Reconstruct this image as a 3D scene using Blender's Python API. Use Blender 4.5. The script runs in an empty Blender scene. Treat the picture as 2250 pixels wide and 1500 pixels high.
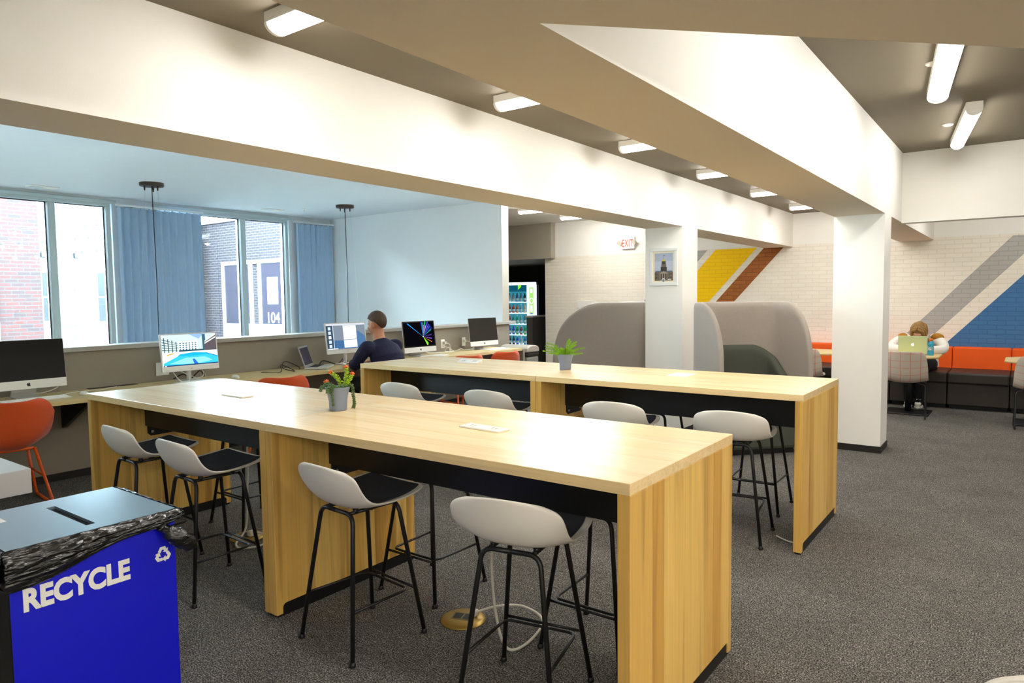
import bpy, bmesh, math, random
from mathutils import Vector, Matrix
random.seed(7)
C = bpy.context.scene.collection
PI = math.pi
D2R = math.radians

# ------------------------------------------------------------------ colour / materials
def lin(h):
    h = h.lstrip('#')
    o = []
    for i in (0, 2, 4):
        c = int(h[i:i+2], 16) / 255.0
        o.append(c / 12.92 if c <= 0.04045 else ((c + 0.055) / 1.055) ** 2.4)
    return (o[0], o[1], o[2], 1.0)

def nt(name):
    m = bpy.data.materials.new(name)
    m.use_nodes = True
    t = m.node_tree
    t.nodes.clear()
    out = t.nodes.new('ShaderNodeOutputMaterial')
    b = t.nodes.new('ShaderNodeBsdfPrincipled')
    t.links.new(b.outputs[0], out.inputs[0])
    return m, t, b, out

def node(t, kind, **kw):
    n = t.nodes.new(kind)
    for k, v in kw.items():
        setattr(n, k, v)
    return n

def coords(t, scale=(1, 1, 1), rot=(0, 0, 0), loc=(0, 0, 0)):
    tc = node(t, 'ShaderNodeTexCoord')
    mp = node(t, 'ShaderNodeMapping')
    mp.inputs['Scale'].default_value = scale
    mp.inputs['Rotation'].default_value = rot
    mp.inputs['Location'].default_value = loc
    t.links.new(tc.outputs['Object'], mp.inputs['Vector'])
    return mp.outputs[0]

def M(name, col, rough=0.5, metal=0.0, spec=0.5, var=0.05, vscale=9.0, bump=0.0, bscale=300.0, coat=0.0,
      trans=0.0, sheen=0.0, alpha=1.0):
    """plain procedural surface: base colour with a soft noise variation, optional fine bump"""
    m, t, b, out = nt(name)
    c = lin(col)
    v = coords(t)
    n = node(t, 'ShaderNodeTexNoise')
    n.inputs['Scale'].default_value = vscale
    n.inputs['Detail'].default_value = 3
    t.links.new(v, n.inputs['Vector'])
    r = node(t, 'ShaderNodeMix', data_type='RGBA')
    r.inputs['A'].default_value = tuple(max(0, x * (1 - var)) for x in c[:3]) + (1,)
    r.inputs['B'].default_value = tuple(min(1, x * (1 + var)) for x in c[:3]) + (1,)
    t.links.new(n.outputs['Fac'], r.inputs['Factor'])
    t.links.new(r.outputs['Result'], b.inputs['Base Color'])
    b.inputs['Roughness'].default_value = rough
    b.inputs['Metallic'].default_value = metal
    b.inputs['Specular IOR Level'].default_value = spec
    b.inputs['Coat Weight'].default_value = coat
    b.inputs['Transmission Weight'].default_value = trans
    b.inputs['Sheen Weight'].default_value = sheen
    b.inputs['Alpha'].default_value = alpha
    if bump > 0:
        n2 = node(t, 'ShaderNodeTexNoise')
        n2.inputs['Scale'].default_value = bscale
        n2.inputs['Detail'].default_value = 2
        t.links.new(v, n2.inputs['Vector'])
        bp = node(t, 'ShaderNodeBump')
        bp.inputs['Strength'].default_value = bump
        bp.inputs['Distance'].default_value = 0.002
        t.links.new(n2.outputs['Fac'], bp.inputs['Height'])
        t.links.new(bp.outputs[0], b.inputs['Normal'])
    return m

_E = {}
def E(col, s=1.0, name='lit'):
    """light-giving surface: lamp diffuser, lit screen"""
    k = (col, s, name)
    if k in _E:
        return _E[k]
    m = bpy.data.materials.new(name)
    m.use_nodes = True
    t = m.node_tree
    t.nodes.clear()
    out = t.nodes.new('ShaderNodeOutputMaterial')
    e = t.nodes.new('ShaderNodeEmission')
    e.inputs[0].default_value = lin(col)
    e.inputs[1].default_value = s
    t.links.new(e.outputs[0], out.inputs[0])
    _E[k] = m
    return m

def wood(name, light, mid, dark, grain, strip, sw=0.085, rough=0.32, streak=0.6, coat=0.0, seed=0.0):
    """glued-up boards: strips across axis `strip`, grain running along axis `grain`"""
    m, t, b, out = nt(name)
    tc = node(t, 'ShaderNodeTexCoord')
    oi = node(t, 'ShaderNodeObjectInfo')
    sp = node(t, 'ShaderNodeSeparateXYZ')
    t.links.new(tc.outputs['Object'], sp.inputs[0])
    ax = 'XYZ'
    # strip id
    dv = node(t, 'ShaderNodeMath', operation='DIVIDE'); dv.inputs[1].default_value = sw
    t.links.new(sp.outputs[ax[strip]], dv.inputs[0])
    ad = node(t, 'ShaderNodeMath', operation='ADD'); ad.inputs[1].default_value = seed
    t.links.new(dv.outputs[0], ad.inputs[0])
    fl = node(t, 'ShaderNodeMath', operation='FLOOR')
    t.links.new(ad.outputs[0], fl.inputs[0])
    wn = node(t, 'ShaderNodeTexWhiteNoise', noise_dimensions='1D')
    t.links.new(fl.outputs[0], wn.inputs['W'])
    # grain noise, stretched, shifted per strip
    sc = [14.0, 14.0, 14.0]; sc[grain] = 0.8
    mp = node(t, 'ShaderNodeMapping'); mp.inputs['Scale'].default_value = sc
    t.links.new(tc.outputs['Object'], mp.inputs['Vector'])
    off = node(t, 'ShaderNodeMath', operation='MULTIPLY'); off.inputs[1].default_value = 31.7
    t.links.new(wn.outputs['Value'], off.inputs[0])
    n1 = node(t, 'ShaderNodeTexNoise', noise_dimensions='4D')
    n1.inputs['Scale'].default_value = 1.0; n1.inputs['Detail'].default_value = 5; n1.inputs['Distortion'].default_value = 0.6
    t.links.new(mp.outputs[0], n1.inputs['Vector']); t.links.new(off.outputs[0], n1.inputs['W'])
    sc2 = [120.0, 120.0, 120.0]; sc2[grain] = 3.0
    mp2 = node(t, 'ShaderNodeMapping'); mp2.inputs['Scale'].default_value = sc2
    t.links.new(tc.outputs['Object'], mp2.inputs['Vector'])
    n2 = node(t, 'ShaderNodeTexNoise', noise_dimensions='4D')
    n2.inputs['Scale'].default_value = 1.0; n2.inputs['Detail'].default_value = 3
    t.links.new(mp2.outputs[0], n2.inputs['Vector']); t.links.new(off.outputs[0], n2.inputs['W'])
    r1 = node(t, 'ShaderNodeMix', data_type='RGBA')
    r1.inputs['A'].default_value = lin(light); r1.inputs['B'].default_value = lin(mid)
    t.links.new(wn.outputs['Value'], r1.inputs['Factor'])
    # dark streaks where the grain noise is high
    cr = node(t, 'ShaderNodeValToRGB')
    cr.color_ramp.elements[0].position = 0.50; cr.color_ramp.elements[0].color = (0, 0, 0, 1)
    cr.color_ramp.elements[1].position = 0.78; cr.color_ramp.elements[1].color = (streak, streak, streak, 1)
    t.links.new(n1.outputs['Fac'], cr.inputs[0])
    r2 = node(t, 'ShaderNodeMix', data_type='RGBA')
    r2.inputs['B'].default_value = lin(dark)
    t.links.new(r1.outputs['Result'], r2.inputs['A']); t.links.new(cr.outputs[0], r2.inputs['Factor'])
    # fine grain
    mr = node(t, 'ShaderNodeMapRange')
    mr.inputs['From Min'].default_value = 0.3; mr.inputs['From Max'].default_value = 0.7
    mr.inputs['To Min'].default_value = 0.90; mr.inputs['To Max'].default_value = 1.06
    t.links.new(n2.outputs['Fac'], mr.inputs['Value'])
    r3 = node(t, 'ShaderNodeMix', data_type='RGBA', blend_type='MULTIPLY')
    r3.inputs['Factor'].default_value = 1.0
    t.links.new(r2.outputs['Result'], r3.inputs['A']); t.links.new(mr.outputs[0], r3.inputs['B'])
    t.links.new(r3.outputs['Result'], b.inputs['Base Color'])
    b.inputs['Roughness'].default_value = rough
    b.inputs['Coat Weight'].default_value = coat
    b.inputs['Coat Roughness'].default_value = 0.15
    return m

def carpet_mat():
    m, t, b, out = nt('carpet')
    v = coords(t)
    def noise(s, d=2):
        n = node(t, 'ShaderNodeTexNoise'); n.inputs['Scale'].default_value = s; n.inputs['Detail'].default_value = d
        t.links.new(v, n.inputs['Vector']); return n.outputs['Fac']
    fine, med, big = noise(165, 3), noise(30, 4), noise(3.2, 3)
    cr = node(t, 'ShaderNodeValToRGB')
    e = cr.color_ramp.elements
    e[0].position = 0.36; e[0].color = lin('#232221')
    e[1].position = 0.68; e[1].color = lin('#aca69c')
    k = e.new(0.52); k.color = lin('#63605c')
    t.links.new(fine, cr.inputs[0])
    mr = node(t, 'ShaderNodeMapRange'); mr.inputs['From Min'].default_value = 0.3; mr.inputs['From Max'].default_value = 0.7
    mr.inputs['To Min'].default_value = 0.72; mr.inputs['To Max'].default_value = 1.2
    t.links.new(med, mr.inputs['Value'])
    mr2 = node(t, 'ShaderNodeMapRange'); mr2.inputs['From Min'].default_value = 0.3; mr2.inputs['From Max'].default_value = 0.7
    mr2.inputs['To Min'].default_value = 0.88; mr2.inputs['To Max'].default_value = 1.1
    t.links.new(big, mr2.inputs['Value'])
    mu = node(t, 'ShaderNodeMath', operation='MULTIPLY')
    t.links.new(mr.outputs[0], mu.inputs[0]); t.links.new(mr2.outputs[0], mu.inputs[1])
    r = node(t, 'ShaderNodeMix', data_type='RGBA', blend_type='MULTIPLY'); r.inputs['Factor'].default_value = 1
    t.links.new(cr.outputs[0], r.inputs['A']); t.links.new(mu.outputs[0], r.inputs['B'])
    t.links.new(r.outputs['Result'], b.inputs['Base Color'])
    b.inputs['Roughness'].default_value = 0.95
    b.inputs['Specular IOR Level'].default_value = 0.1
    bp = node(t, 'ShaderNodeBump'); bp.inputs['Strength'].default_value = 0.7; bp.inputs['Distance'].default_value = 0.004
    t.links.new(fine, bp.inputs['Height']); t.links.new(bp.outputs[0], b.inputs['Normal'])
    return m

def brick_mat(name, c1, c2, mortar, plane='xz', bw=0.215, bh=0.075, ms=0.009, rough=0.55, bump=0.5, spec=0.4, var=None):
    m, t, b, out = nt(name)
    tc = node(t, 'ShaderNodeTexCoord')
    sp = node(t, 'ShaderNodeSeparateXYZ'); t.links.new(tc.outputs['Object'], sp.inputs[0])
    cb = node(t, 'ShaderNodeCombineXYZ')
    t.links.new(sp.outputs['X' if plane[0] == 'x' else 'Y'], cb.inputs[0]); t.links.new(sp.outputs['Z'], cb.inputs[1])
    br = node(t, 'ShaderNodeTexBrick')
    br.inputs['Scale'].default_value = 1.0
    br.inputs['Brick Width'].default_value = bw
    br.inputs['Row Height'].default_value = bh
    br.inputs['Mortar Size'].default_value = ms
    br.inputs['Mortar Smooth'].default_value = 0.35
    br.inputs['Color1'].default_value = lin(c1); br.inputs['Color2'].default_value = lin(c2)
    br.inputs['Mortar'].default_value = lin(mortar)
    br.inputs['Bias'].default_value = -0.1
    t.links.new(cb.outputs[0], br.inputs['Vector'])
    t.links.new(br.outputs['Color'], b.inputs['Base Color'])
    b.inputs['Roughness'].default_value = rough
    b.inputs['Specular IOR Level'].default_value = spec
    n = node(t, 'ShaderNodeTexNoise'); n.inputs['Scale'].default_value = 45; n.inputs['Detail'].default_value = 3
    t.links.new(tc.outputs['Object'], n.inputs['Vector'])
    mx = node(t, 'ShaderNodeMath', operation='MULTIPLY_ADD'); mx.inputs[1].default_value = 0.35
    inv = node(t, 'ShaderNodeMath', operation='SUBTRACT'); inv.inputs[0].default_value = 1.0
    t.links.new(br.outputs['Fac'], inv.inputs[1])
    t.links.new(n.outputs['Fac'], mx.inputs[0]); t.links.new(inv.outputs[0], mx.inputs[2])
    bp = node(t, 'ShaderNodeBump'); bp.inputs['Strength'].default_value = bump; bp.inputs['Distance'].default_value = 0.006
    t.links.new(mx.outputs[0], bp.inputs['Height']); t.links.new(bp.outputs[0], b.inputs['Normal'])
    return m

def plaid_mat():
    m, t, b, out = nt('plaid_fabric')
    tc = node(t, 'ShaderNodeTexCoord')
    sp = node(t, 'ShaderNodeSeparateXYZ'); t.links.new(tc.outputs['UV'], sp.inputs[0])
    def lines(sock, period, w, phase):
        a = node(t, 'ShaderNodeMath', operation='ADD'); a.inputs[1].default_value = phase; t.links.new(sock, a.inputs[0])
        d = node(t, 'ShaderNodeMath', operation='PINGPONG'); d.inputs[1].default_value = period / 2
        t.links.new(a.outputs[0], d.inputs[0])
        l = node(t, 'ShaderNodeMath', operation='LESS_THAN'); l.inputs[1].default_value = w
        t.links.new(d.outputs[0], l.inputs[0]); return l.outputs[0]
    h = lines(sp.outputs['X'], 0.10, 0.004, 0.0)
    v = lines(sp.outputs['Y'], 0.085, 0.003, 0.03)
    mx = node(t, 'ShaderNodeMath', operation='MAXIMUM'); t.links.new(h, mx.inputs[0]); t.links.new(v, mx.inputs[1])
    r = node(t, 'ShaderNodeMix', data_type='RGBA')
    r.inputs['A'].default_value = lin('#b3a99a'); r.inputs['B'].default_value = lin('#c4685e')
    f = node(t, 'ShaderNodeMath', operation='MULTIPLY'); f.inputs[1].default_value = 0.75; t.links.new(mx.outputs[0], f.inputs[0])
    t.links.new(f.outputs[0], r.inputs['Factor'])
    t.links.new(r.outputs['Result'], b.inputs['Base Color'])
    b.inputs['Roughness'].default_value = 0.9
    return m

def glass_mat(name, tint='#f4fbfa', rough=0.0, fac=0.06):
    """window pane: clear straight-through glass with a weak mirror reflection"""
    m = bpy.data.materials.new(name); m.use_nodes = True
    t = m.node_tree; t.nodes.clear()
    out = t.nodes.new('ShaderNodeOutputMaterial')
    tr = t.nodes.new('ShaderNodeBsdfTransparent'); tr.inputs[0].default_value = lin(tint)
    gl = t.nodes.new('ShaderNodeBsdfGlossy'); gl.inputs['Roughness'].default_value = 0.02
    fr = t.nodes.new('ShaderNodeFresnel'); fr.inputs['IOR'].default_value = 1.45
    mx = t.nodes.new('ShaderNodeMixShader')
    t.links.new(fr.outputs[0], mx.inputs[0]); t.links.new(tr.outputs[0], mx.inputs[1]); t.links.new(gl.outputs[0], mx.inputs[2])
    t.links.new(mx.outputs[0], out.inputs[0])
    return m

# ------------------------------------------------------------------ mesh builder
class MB:
    def __init__(s):
        s.v = []; s.f = []; s.m = []; s.sm = []; s.uv = {}
    def add(s, vs, fs, m=0, smooth=False):
        o = len(s.v)
        s.v += [tuple(p) for p in vs]
        for f in fs:
            s.f.append([i + o for i in f]); s.m.append(m); s.sm.append(smooth)
        return s
    def box(s, x0, x1, y0, y1, z0, z1, m=0, bottom=None, faces=None):
        x0, x1 = min(x0, x1), max(x0, x1); y0, y1 = min(y0, y1), max(y0, y1); z0, z1 = min(z0, z1), max(z0, z1)
        vs = [(x0,y0,z0),(x1,y0,z0),(x1,y1,z0),(x0,y1,z0),(x0,y0,z1),(x1,y0,z1),(x1,y1,z1),(x0,y1,z1)]
        fs = [(3,2,1,0),(4,5,6,7),(0,1,5,4),(1,2,6,5),(2,3,7,6),(3,0,4,7)]   # bottom, top, -y, +x, +y, -x
        mm = [m] * 6
        if bottom is not None: mm[0] = bottom
        if faces:
            for k, val in faces.items(): mm[k] = val
        o = len(s.v); s.v += vs
        for f, q in zip(fs, mm):
            s.f.append([i + o for i in f]); s.m.append(q); s.sm.append(False)
        return s
    def prism(s, pts, h, m=0, fn=None, smooth=False):
        """extrude the 2-D outline pts (ccw) by h; fn maps (u,v,w) to xyz"""
        fn = fn or (lambda u, v, w: (u, v, w))
        n = len(pts)
        vs = [fn(u, v, 0) for u, v in pts] + [fn(u, v, h) for u, v in pts]
        fs = [tuple(range(n - 1, -1, -1)), tuple(range(n, 2 * n))]
        fs += [(i, (i + 1) % n, n + (i + 1) % n, n + i) for i in range(n)]
        return s.add(vs, fs, m, smooth)
    def tube(s, pts, r, n=8, m=0, closed=False, caps=True):
        P = [Vector(p) for p in pts]
        N = len(P)
        rr = r if isinstance(r, (list, tuple)) else [r] * N
        T = []
        for i in range(N):
            if closed: d = P[(i + 1) % N] - P[i - 1]
            elif i == 0: d = P[1] - P[0]
            elif i == N - 1: d = P[-1] - P[-2]
            else: d = (P[i + 1] - P[i]).normalized() + (P[i] - P[i - 1]).normalized()
            T.append(d.normalized() if d.length > 1e-9 else Vector((0, 0, 1)))
        u = T[0].orthogonal().normalized()
        vs = []
        for i in range(N):
            u = (u - T[i] * u.dot(T[i]))
            if u.length < 1e-6: u = T[i].orthogonal()
            u.normalize(); w = T[i].cross(u)
            for k in range(n):
                a = 2 * PI * k / n
                vs.append(P[i] + (u * math.cos(a) + w * math.sin(a)) * rr[i])
        fs = []
        for i in range(N if closed else N - 1):
            j = (i + 1) % N
            for k in range(n):
                l = (k + 1) % n
                fs.append((i*n+k, i*n+l, j*n+l, j*n+k))
        s.add(vs, fs, m, True)
        if caps and not closed:
            o = len(s.v) - len(vs)
            s.f.append([o + k for k in range(n - 1, -1, -1)]); s.m.append(m); s.sm.append(False)
            s.f.append([o + (N-1)*n + k for k in range(n)]); s.m.append(m); s.sm.append(False)
        return s
    def lathe(s, prof, n=20, c=(0, 0, 0), m=0, capb=True, capt=True, sx=1, sy=1):
        vs = []; fs = []
        for r, z in prof:
            for k in range(n):
                a = 2 * PI * k / n
                vs.append((c[0] + r * sx * math.cos(a), c[1] + r * sy * math.sin(a), c[2] + z))
        for i in range(len(prof) - 1):
            for k in range(n):
                l = (k + 1) % n
                fs.append((i*n+k, i*n+l, (i+1)*n+l, (i+1)*n+k))
        s.add(vs, fs, m, True)
        o = len(s.v) - len(vs)
        if capb: s.f.append([o + k for k in range(n - 1, -1, -1)]); s.m.append(m); s.sm.append(False)
        if capt: s.f.append([o + (len(prof)-1)*n + k for k in range(n)]); s.m.append(m); s.sm.append(False)
        return s
    def sheet(s, g, m=0, smooth=True, flip=False, closed=False):
        R, Q = len(g), len(g[0])
        vs = [p for row in g for p in row]
        fs = []
        for i in range(R - 1):
            for j in range(Q if closed else Q - 1):
                k = (j + 1) % Q
                f = (i*Q+j, i*Q+k, (i+1)*Q+k, (i+1)*Q+j)
                fs.append(f[::-1] if flip else f)
        return s.add(vs, fs, m, smooth)
    def ball(s, c, r, n=12, m=0, rot=None):
        rx, ry, rz = r if isinstance(r, (list, tuple)) else (r, r, r)
        R = rot or Matrix.Identity(3)
        vs = [Vector(c) + R @ Vector((0, 0, -rz))]
        h = n // 2
        for i in range(1, h):
            a = -PI / 2 + PI * i / h
            for k in range(n):
                b = 2 * PI * k / n
                vs.append(Vector(c) + R @ Vector((rx*math.cos(a)*math.cos(b), ry*math.cos(a)*math.sin(b), rz*math.sin(a))))
        vs.append(Vector(c) + R @ Vector((0, 0, rz)))
        fs = [(0, 1 + (k+1) % n, 1 + k) for k in range(n)]
        for i in range(h - 2):
            for k in range(n):
                l = (k + 1) % n
                fs.append((1+i*n+k, 1+i*n+l, 1+(i+1)*n+l, 1+(i+1)*n+k))
        t = len(vs) - 1; o = 1 + (h - 2) * n
        fs += [(o + k, o + (k+1) % n, t) for k in range(n)]
        return s.add(vs, fs, m, True)
    def xf(s, mat):
        s.v = [tuple(mat @ Vector(p)) for p in s.v]; return s
    def build(s, name, mats, parent=None, bevel=0, segs=2, solid=0, sub=0, remesh=0, smooth_it=0, uv=None, angle=40, offset=-1):
        me = bpy.data.meshes.new(name)
        me.from_pydata(s.v, [], s.f)
        for p, m, k in zip(me.polygons, s.m, s.sm):
            p.material_index = m; p.use_smooth = k
        for q in (mats if isinstance(mats, (list, tuple)) else [mats]): me.materials.append(q)
        if uv:
            l = me.uv_layers.new(name='UVMap')
            for lo in me.loops: l.data[lo.index].uv = uv[lo.vertex_index]
        me.update()
        o = bpy.data.objects.new(name, me); C.objects.link(o)
        if parent: o.parent = parent
        if solid:
            d = o.modifiers.new('solid', 'SOLIDIFY'); d.thickness = solid; d.offset = offset
        if remesh:
            d = o.modifiers.new('remesh', 'REMESH'); d.mode = 'VOXEL'; d.voxel_size = remesh; d.use_smooth_shade = True
        if smooth_it:
            d = o.modifiers.new('relax', 'SMOOTH'); d.iterations = smooth_it; d.factor = 0.5
        if sub:
            d = o.modifiers.new('sub', 'SUBSURF'); d.levels = sub; d.render_levels = sub
        if bevel:
            d = o.modifiers.new('bevel', 'BEVEL'); d.width = bevel; d.segments = segs; d.limit_method = 'ANGLE'
            d.angle_limit = D2R(angle)
        return o

def bx(name, x0, x1, y0, y1, z0, z1, mat, parent=None, bevel=0.0, segs=2):
    return MB().box(x0, x1, y0, y1, z0, z1).build(name, mat, parent, bevel=bevel, segs=segs)

def rrect(x0, x1, y0, y1, r, n=5):
    pts = []
    for cx, cy, a0 in ((x1-r, y1-r, 0), (x0+r, y1-r, 90), (x0+r, y0+r, 180), (x1-r, y0+r, 270)):
        for i in range(n + 1):
            a = D2R(a0 + 90 * i / n)
            pts.append((cx + r*math.cos(a), cy + r*math.sin(a)))
    return pts

def smooth_path(pts, n=6, closed=False):
    """Catmull-Rom through the points"""
    P = [Vector(p) for p in pts]; out = []
    N = len(P)
    for i in range(N if closed else N - 1):
        if closed: a, b, c, d = P[i-1], P[i], P[(i+1) % N], P[(i+2) % N]
        else: a, b, c, d = P[max(i-1, 0)], P[i], P[i+1], P[min(i+2, N-1)]
        for k in range(n):
            u = k / n
            out.append(0.5*((2*b) + (c-a)*u + (2*a-5*b+4*c-d)*u*u + (3*b-a-3*c+d)*u**3))
    if not closed: out.append(P[-1])
    return out

def round_path(pts, r, n=5):
    """polyline with filleted corners"""
    P = [Vector(p) for p in pts]; out = [P[0]]
    for i in range(1, len(P) - 1):
        a = (P[i-1] - P[i]); b = (P[i+1] - P[i])
        rr = min(r, a.length * .49, b.length * .49)
        p0 = P[i] + a.normalized() * rr; p1 = P[i] + b.normalized() * rr
        for k in range(n + 1):
            u = k / n
            out.append(p0 * (1-u)**2 + P[i] * 2*u*(1-u) + p1 * u*u)
    out.append(P[-1]); return out

# ------------------------------------------------------------------ scene objects
def thing(name, label, cat, loc=(0, 0, 0), rz=0.0, group=None):
    o = bpy.data.objects.new(name, None); C.objects.link(o)
    o.empty_display_size = 0.05
    o.location = loc; o.rotation_euler = (0, 0, rz)
    o['label'] = label; o['category'] = cat
    if group: o['group'] = group
    return o

def tag(o, label, cat, group=None, kind=None):
    o['label'] = label; o['category'] = cat
    if group: o['group'] = group
    if kind: o['kind'] = kind
    return o

def struct(o):
    o['kind'] = 'structure'; return o

def copy_tree(o, parent=None):
    c = o.copy(); C.objects.link(c); c.parent = parent
    for ch in list(o.children): copy_tree(ch, c)
    return c

def dup(root, label, loc, rz=0.0, group=None):
    r = copy_tree(root)
    r.location = loc; r.rotation_euler = (0, 0, rz); r['label'] = label
    if group: r['group'] = group
    return r

def text_mesh(name, body, size, mat, parent, mtx, extrude=0.0006, bold=0.0, align='LEFT', space=1.0):
    cu = bpy.data.curves.new(name, 'FONT')
    cu.body = body; cu.size = size; cu.extrude = extrude; cu.offset = bold; cu.align_x = align; cu.space_character = space
    cu.resolution_u = 4
    tmp = bpy.data.objects.new('tmp', cu); C.objects.link(tmp)
    dg = bpy.context.evaluated_depsgraph_get()
    me = bpy.data.meshes.new_from_object(tmp.evaluated_get(dg))
    bpy.data.objects.remove(tmp); bpy.data.curves.remove(cu)
    me.transform(mtx)
    me.name = name
    me.materials.clear(); me.materials.append(mat)
    o = bpy.data.objects.new(name, me); C.objects.link(o); o.parent = parent
    return o

def basis(origin, u, v):
    """matrix sending text/decal (x,y,z) to origin + x*u + y*v + z*(u x v)"""
    u = Vector(u); v = Vector(v); w = u.cross(v)
    m = Matrix.Identity(4)
    for i in range(3):
        m[i][0] = u[i]; m[i][1] = v[i]; m[i][2] = w[i]; m[i][3] = origin[i]
    return m

def decal(name, items, mtx, parent, step=0.00025):
    """flat coloured shapes stacked on a surface: items = [(outline, material), ...]"""
    b = MB(); mats = []
    for k, (pts, mat) in enumerate(items):
        if mat not in mats: mats.append(mat)
        z = (k + 1) * step
        b.add([mtx @ Vector((x, y, z)) for x, y in pts], [tuple(range(len(pts)))], mats.index(mat))
    return b.build(name, mats, parent)

def R4(x0, x1, y0, y1): return [(x0, y0), (x1, y0), (x1, y1), (x0, y1)]
def circ(cx, cy, r, n=14, ry=None): return [(cx + r*math.cos(2*PI*i/n), cy + (ry or r)*math.sin(2*PI*i/n)) for i in range(n)]
# ------------------------------------------------------------------ palette
m_white = M('white_wall_paint', '#f1eee6', 0.6, var=0.015, bump=0.10, bscale=170)
m_ceil = M('taupe_ceiling_paint', '#7b705c', 0.7, var=0.02)
m_soff = M('soffit_bounce_tint', '#e3d5bc', 0.65, var=0.015)  # warm bounce light on white undersides, put into the base colour
m_atr = M('pale_ceiling_paint', '#e3e9ee', 0.8, var=0.015)
m_grey = M('grey_wall_paint', '#8d8374', 0.6, var=0.02)
m_greyl = M('light_grey_wall_paint', '#a9a191', 0.6, var=0.02)
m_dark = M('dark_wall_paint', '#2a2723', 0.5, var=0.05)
m_base = M('black_rubber_base', '#1c1815', 0.5, var=0.05)
m_ledge = M('ledge_paint', '#a39e95', 0.45, var=0.02)
m_carpet = carpet_mat()
BR = dict(plane='xz', bw=0.2, bh=0.0605, ms=0.006, bump=0.5, spec=0.2)
m_brick = brick_mat('white_painted_brick', '#f0e9db', '#ece4d5', '#e6decd', **BR)
m_yel = brick_mat('yellow_painted_brick', '#ffd000', '#fecc00', '#f6c000', **BR)
m_bro = brick_mat('brown_painted_brick', '#a86632', '#9c5c2a', '#874e24', **BR)
m_gst = brick_mat('grey_painted_brick', '#b3b1ab', '#afada7', '#a5a39c', **BR)
m_blu = brick_mat('blue_painted_brick', '#4878a8', '#4474a4', '#3d6a98', **BR)
m_alu = M('aluminium_frame', '#b8c6ca', 0.4, 0.0, var=0.02)
m_glass = glass_mat('window_glass')
m_black = M('black_metal', '#0d0c0c', 0.45, var=0.1)
m_whitep = M('white_plastic', '#ece9e2', 0.4, var=0.02)

# ------------------------------------------------------------------ the room shell
Z2 = 2.19
struct(MB().box(-6.42, 4.3, -2.6, 11.15, -0.2, 0).box(-10.43, -6.42, 8.6, 11.15, -0.2, 0).box(-10.43, -7.3, 11.15, 13.7, -0.2, 0)
       .build('floor', m_carpet))
struct(bx('ceiling', -2.89, -1.465, -2.6, 11.15, 2.69, 3.0, m_ceil))
struct(bx('ceiling', -1.04, 4.3, 1.3, 11.15, 2.88, 3.0, m_ceil))
struct(bx('ceiling', -10.6, -3.31, -2.6, 8.43, 2.94, 3.0, m_atr))
struct(bx('ceiling', -10.6, -3.31, 8.6, 11.15, 2.86, 3.0, m_white))
# dropped soffit over the near corner, cut off diagonally
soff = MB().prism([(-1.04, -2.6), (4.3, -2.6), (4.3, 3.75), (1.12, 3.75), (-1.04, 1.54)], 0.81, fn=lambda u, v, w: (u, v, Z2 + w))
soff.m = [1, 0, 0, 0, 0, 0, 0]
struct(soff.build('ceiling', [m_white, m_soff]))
# beams along the room, one across
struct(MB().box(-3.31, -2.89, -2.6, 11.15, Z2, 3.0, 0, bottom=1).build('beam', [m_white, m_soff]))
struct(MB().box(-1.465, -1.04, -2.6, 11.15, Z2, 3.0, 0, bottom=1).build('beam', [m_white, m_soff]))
struct(MB().box(-1.04, 4.3, 8.08, 8.24, 2.18, 2.88, 0).build('beam', [m_white]))
# pillars
for x0, x1, y0, y1 in ((-3.31, -2.89, 6.9, 7.31), (-1.465, -1.04, 7.07, 7.43)):
    p = struct(bx('pillar', x0, x1, y0, y1, 0, Z2, m_white))
    b = MB()
    e = 0.008
    b.box(x0-e, x1+e, y0-e, y0, 0, 0.062).box(x0-e, x1+e, y1, y1+e, 0, 0.062).box(x0-e, x0, y0, y1, 0, 0.062).box(x1, x1+e, y0, y1, 0, 0.062)
    b.build('baseboard', m_base, p)
# brick wall with its painted stripes
wf = MB().box(-7.45, 4.3, 11.15, 11.3, 0, 2.22, 0).box(-7.45, 4.3, 11.15, 11.3, 2.22, 3.0, 1)
def stripe(pts, m, d=0.002):
    wf.prism(pts, d, m, fn=lambda u, v, w: (u, 11.15 - w, v))
sl = 1.095
def band(xl, xr, ztop, zbot, m):
    """slanted band: xl/xr are its edges at height ztop"""
    d = (ztop - zbot) / sl
    stripe([(xl - d, zbot), (xr - d, zbot), (xr, ztop), (xl, ztop)], m)
band(-4.62, -4.235, 2.205, 0.5, 4)
band(-4.10, -3.435, 2.205, 0.5, 2)
band(-3.325, -3.025, 2.195, 0.5, 3)
band(-0.155, 0.185, 2.197, 0.5, 4)
band(0.435, 1.70, 2.197, 0.5, 5)
struct(wf.build('wall_far', [m_brick, m_white, m_yel, m_bro, m_gst, m_blu]))
struct(bx('wall_right', 4.3, 4.45, -2.6, 11.3, 0, 3.0, m_white))
struct(bx('wall_near', -10.6, 4.45, -2.75, -2.6, -3, 3.0, m_white))
# half-height wall of the open well, its cap
struct(MB().box(-6.57, -6.42, -2.6, 8.6, -3, 1.06).build('wall_half', m_grey))
struct(MB().box(-6.615, -6.385, -2.6, 8.72, 1.06, 1.10).build('trim_1', m_ledge, bevel=0.004))
struct(bx('baseboard_half', -6.42, -6.41, -2.6, 8.6, 0, 0.062, m_base))
# wall across the end of the well: white toward the windows, grey on its end
struct(MB().box(-10.43, -6.42, 8.43, 8.6, 1.10, 2.94, 0, faces={3: 1, 4: 1}).box(-10.43, -6.57, 8.43, 8.6, -3, 1.10, 0, faces={4: 1})
       .build('wall_end', [M('bright_wall_paint', '#f8fafb', 0.6, var=0.012), m_greyl]))
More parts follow.
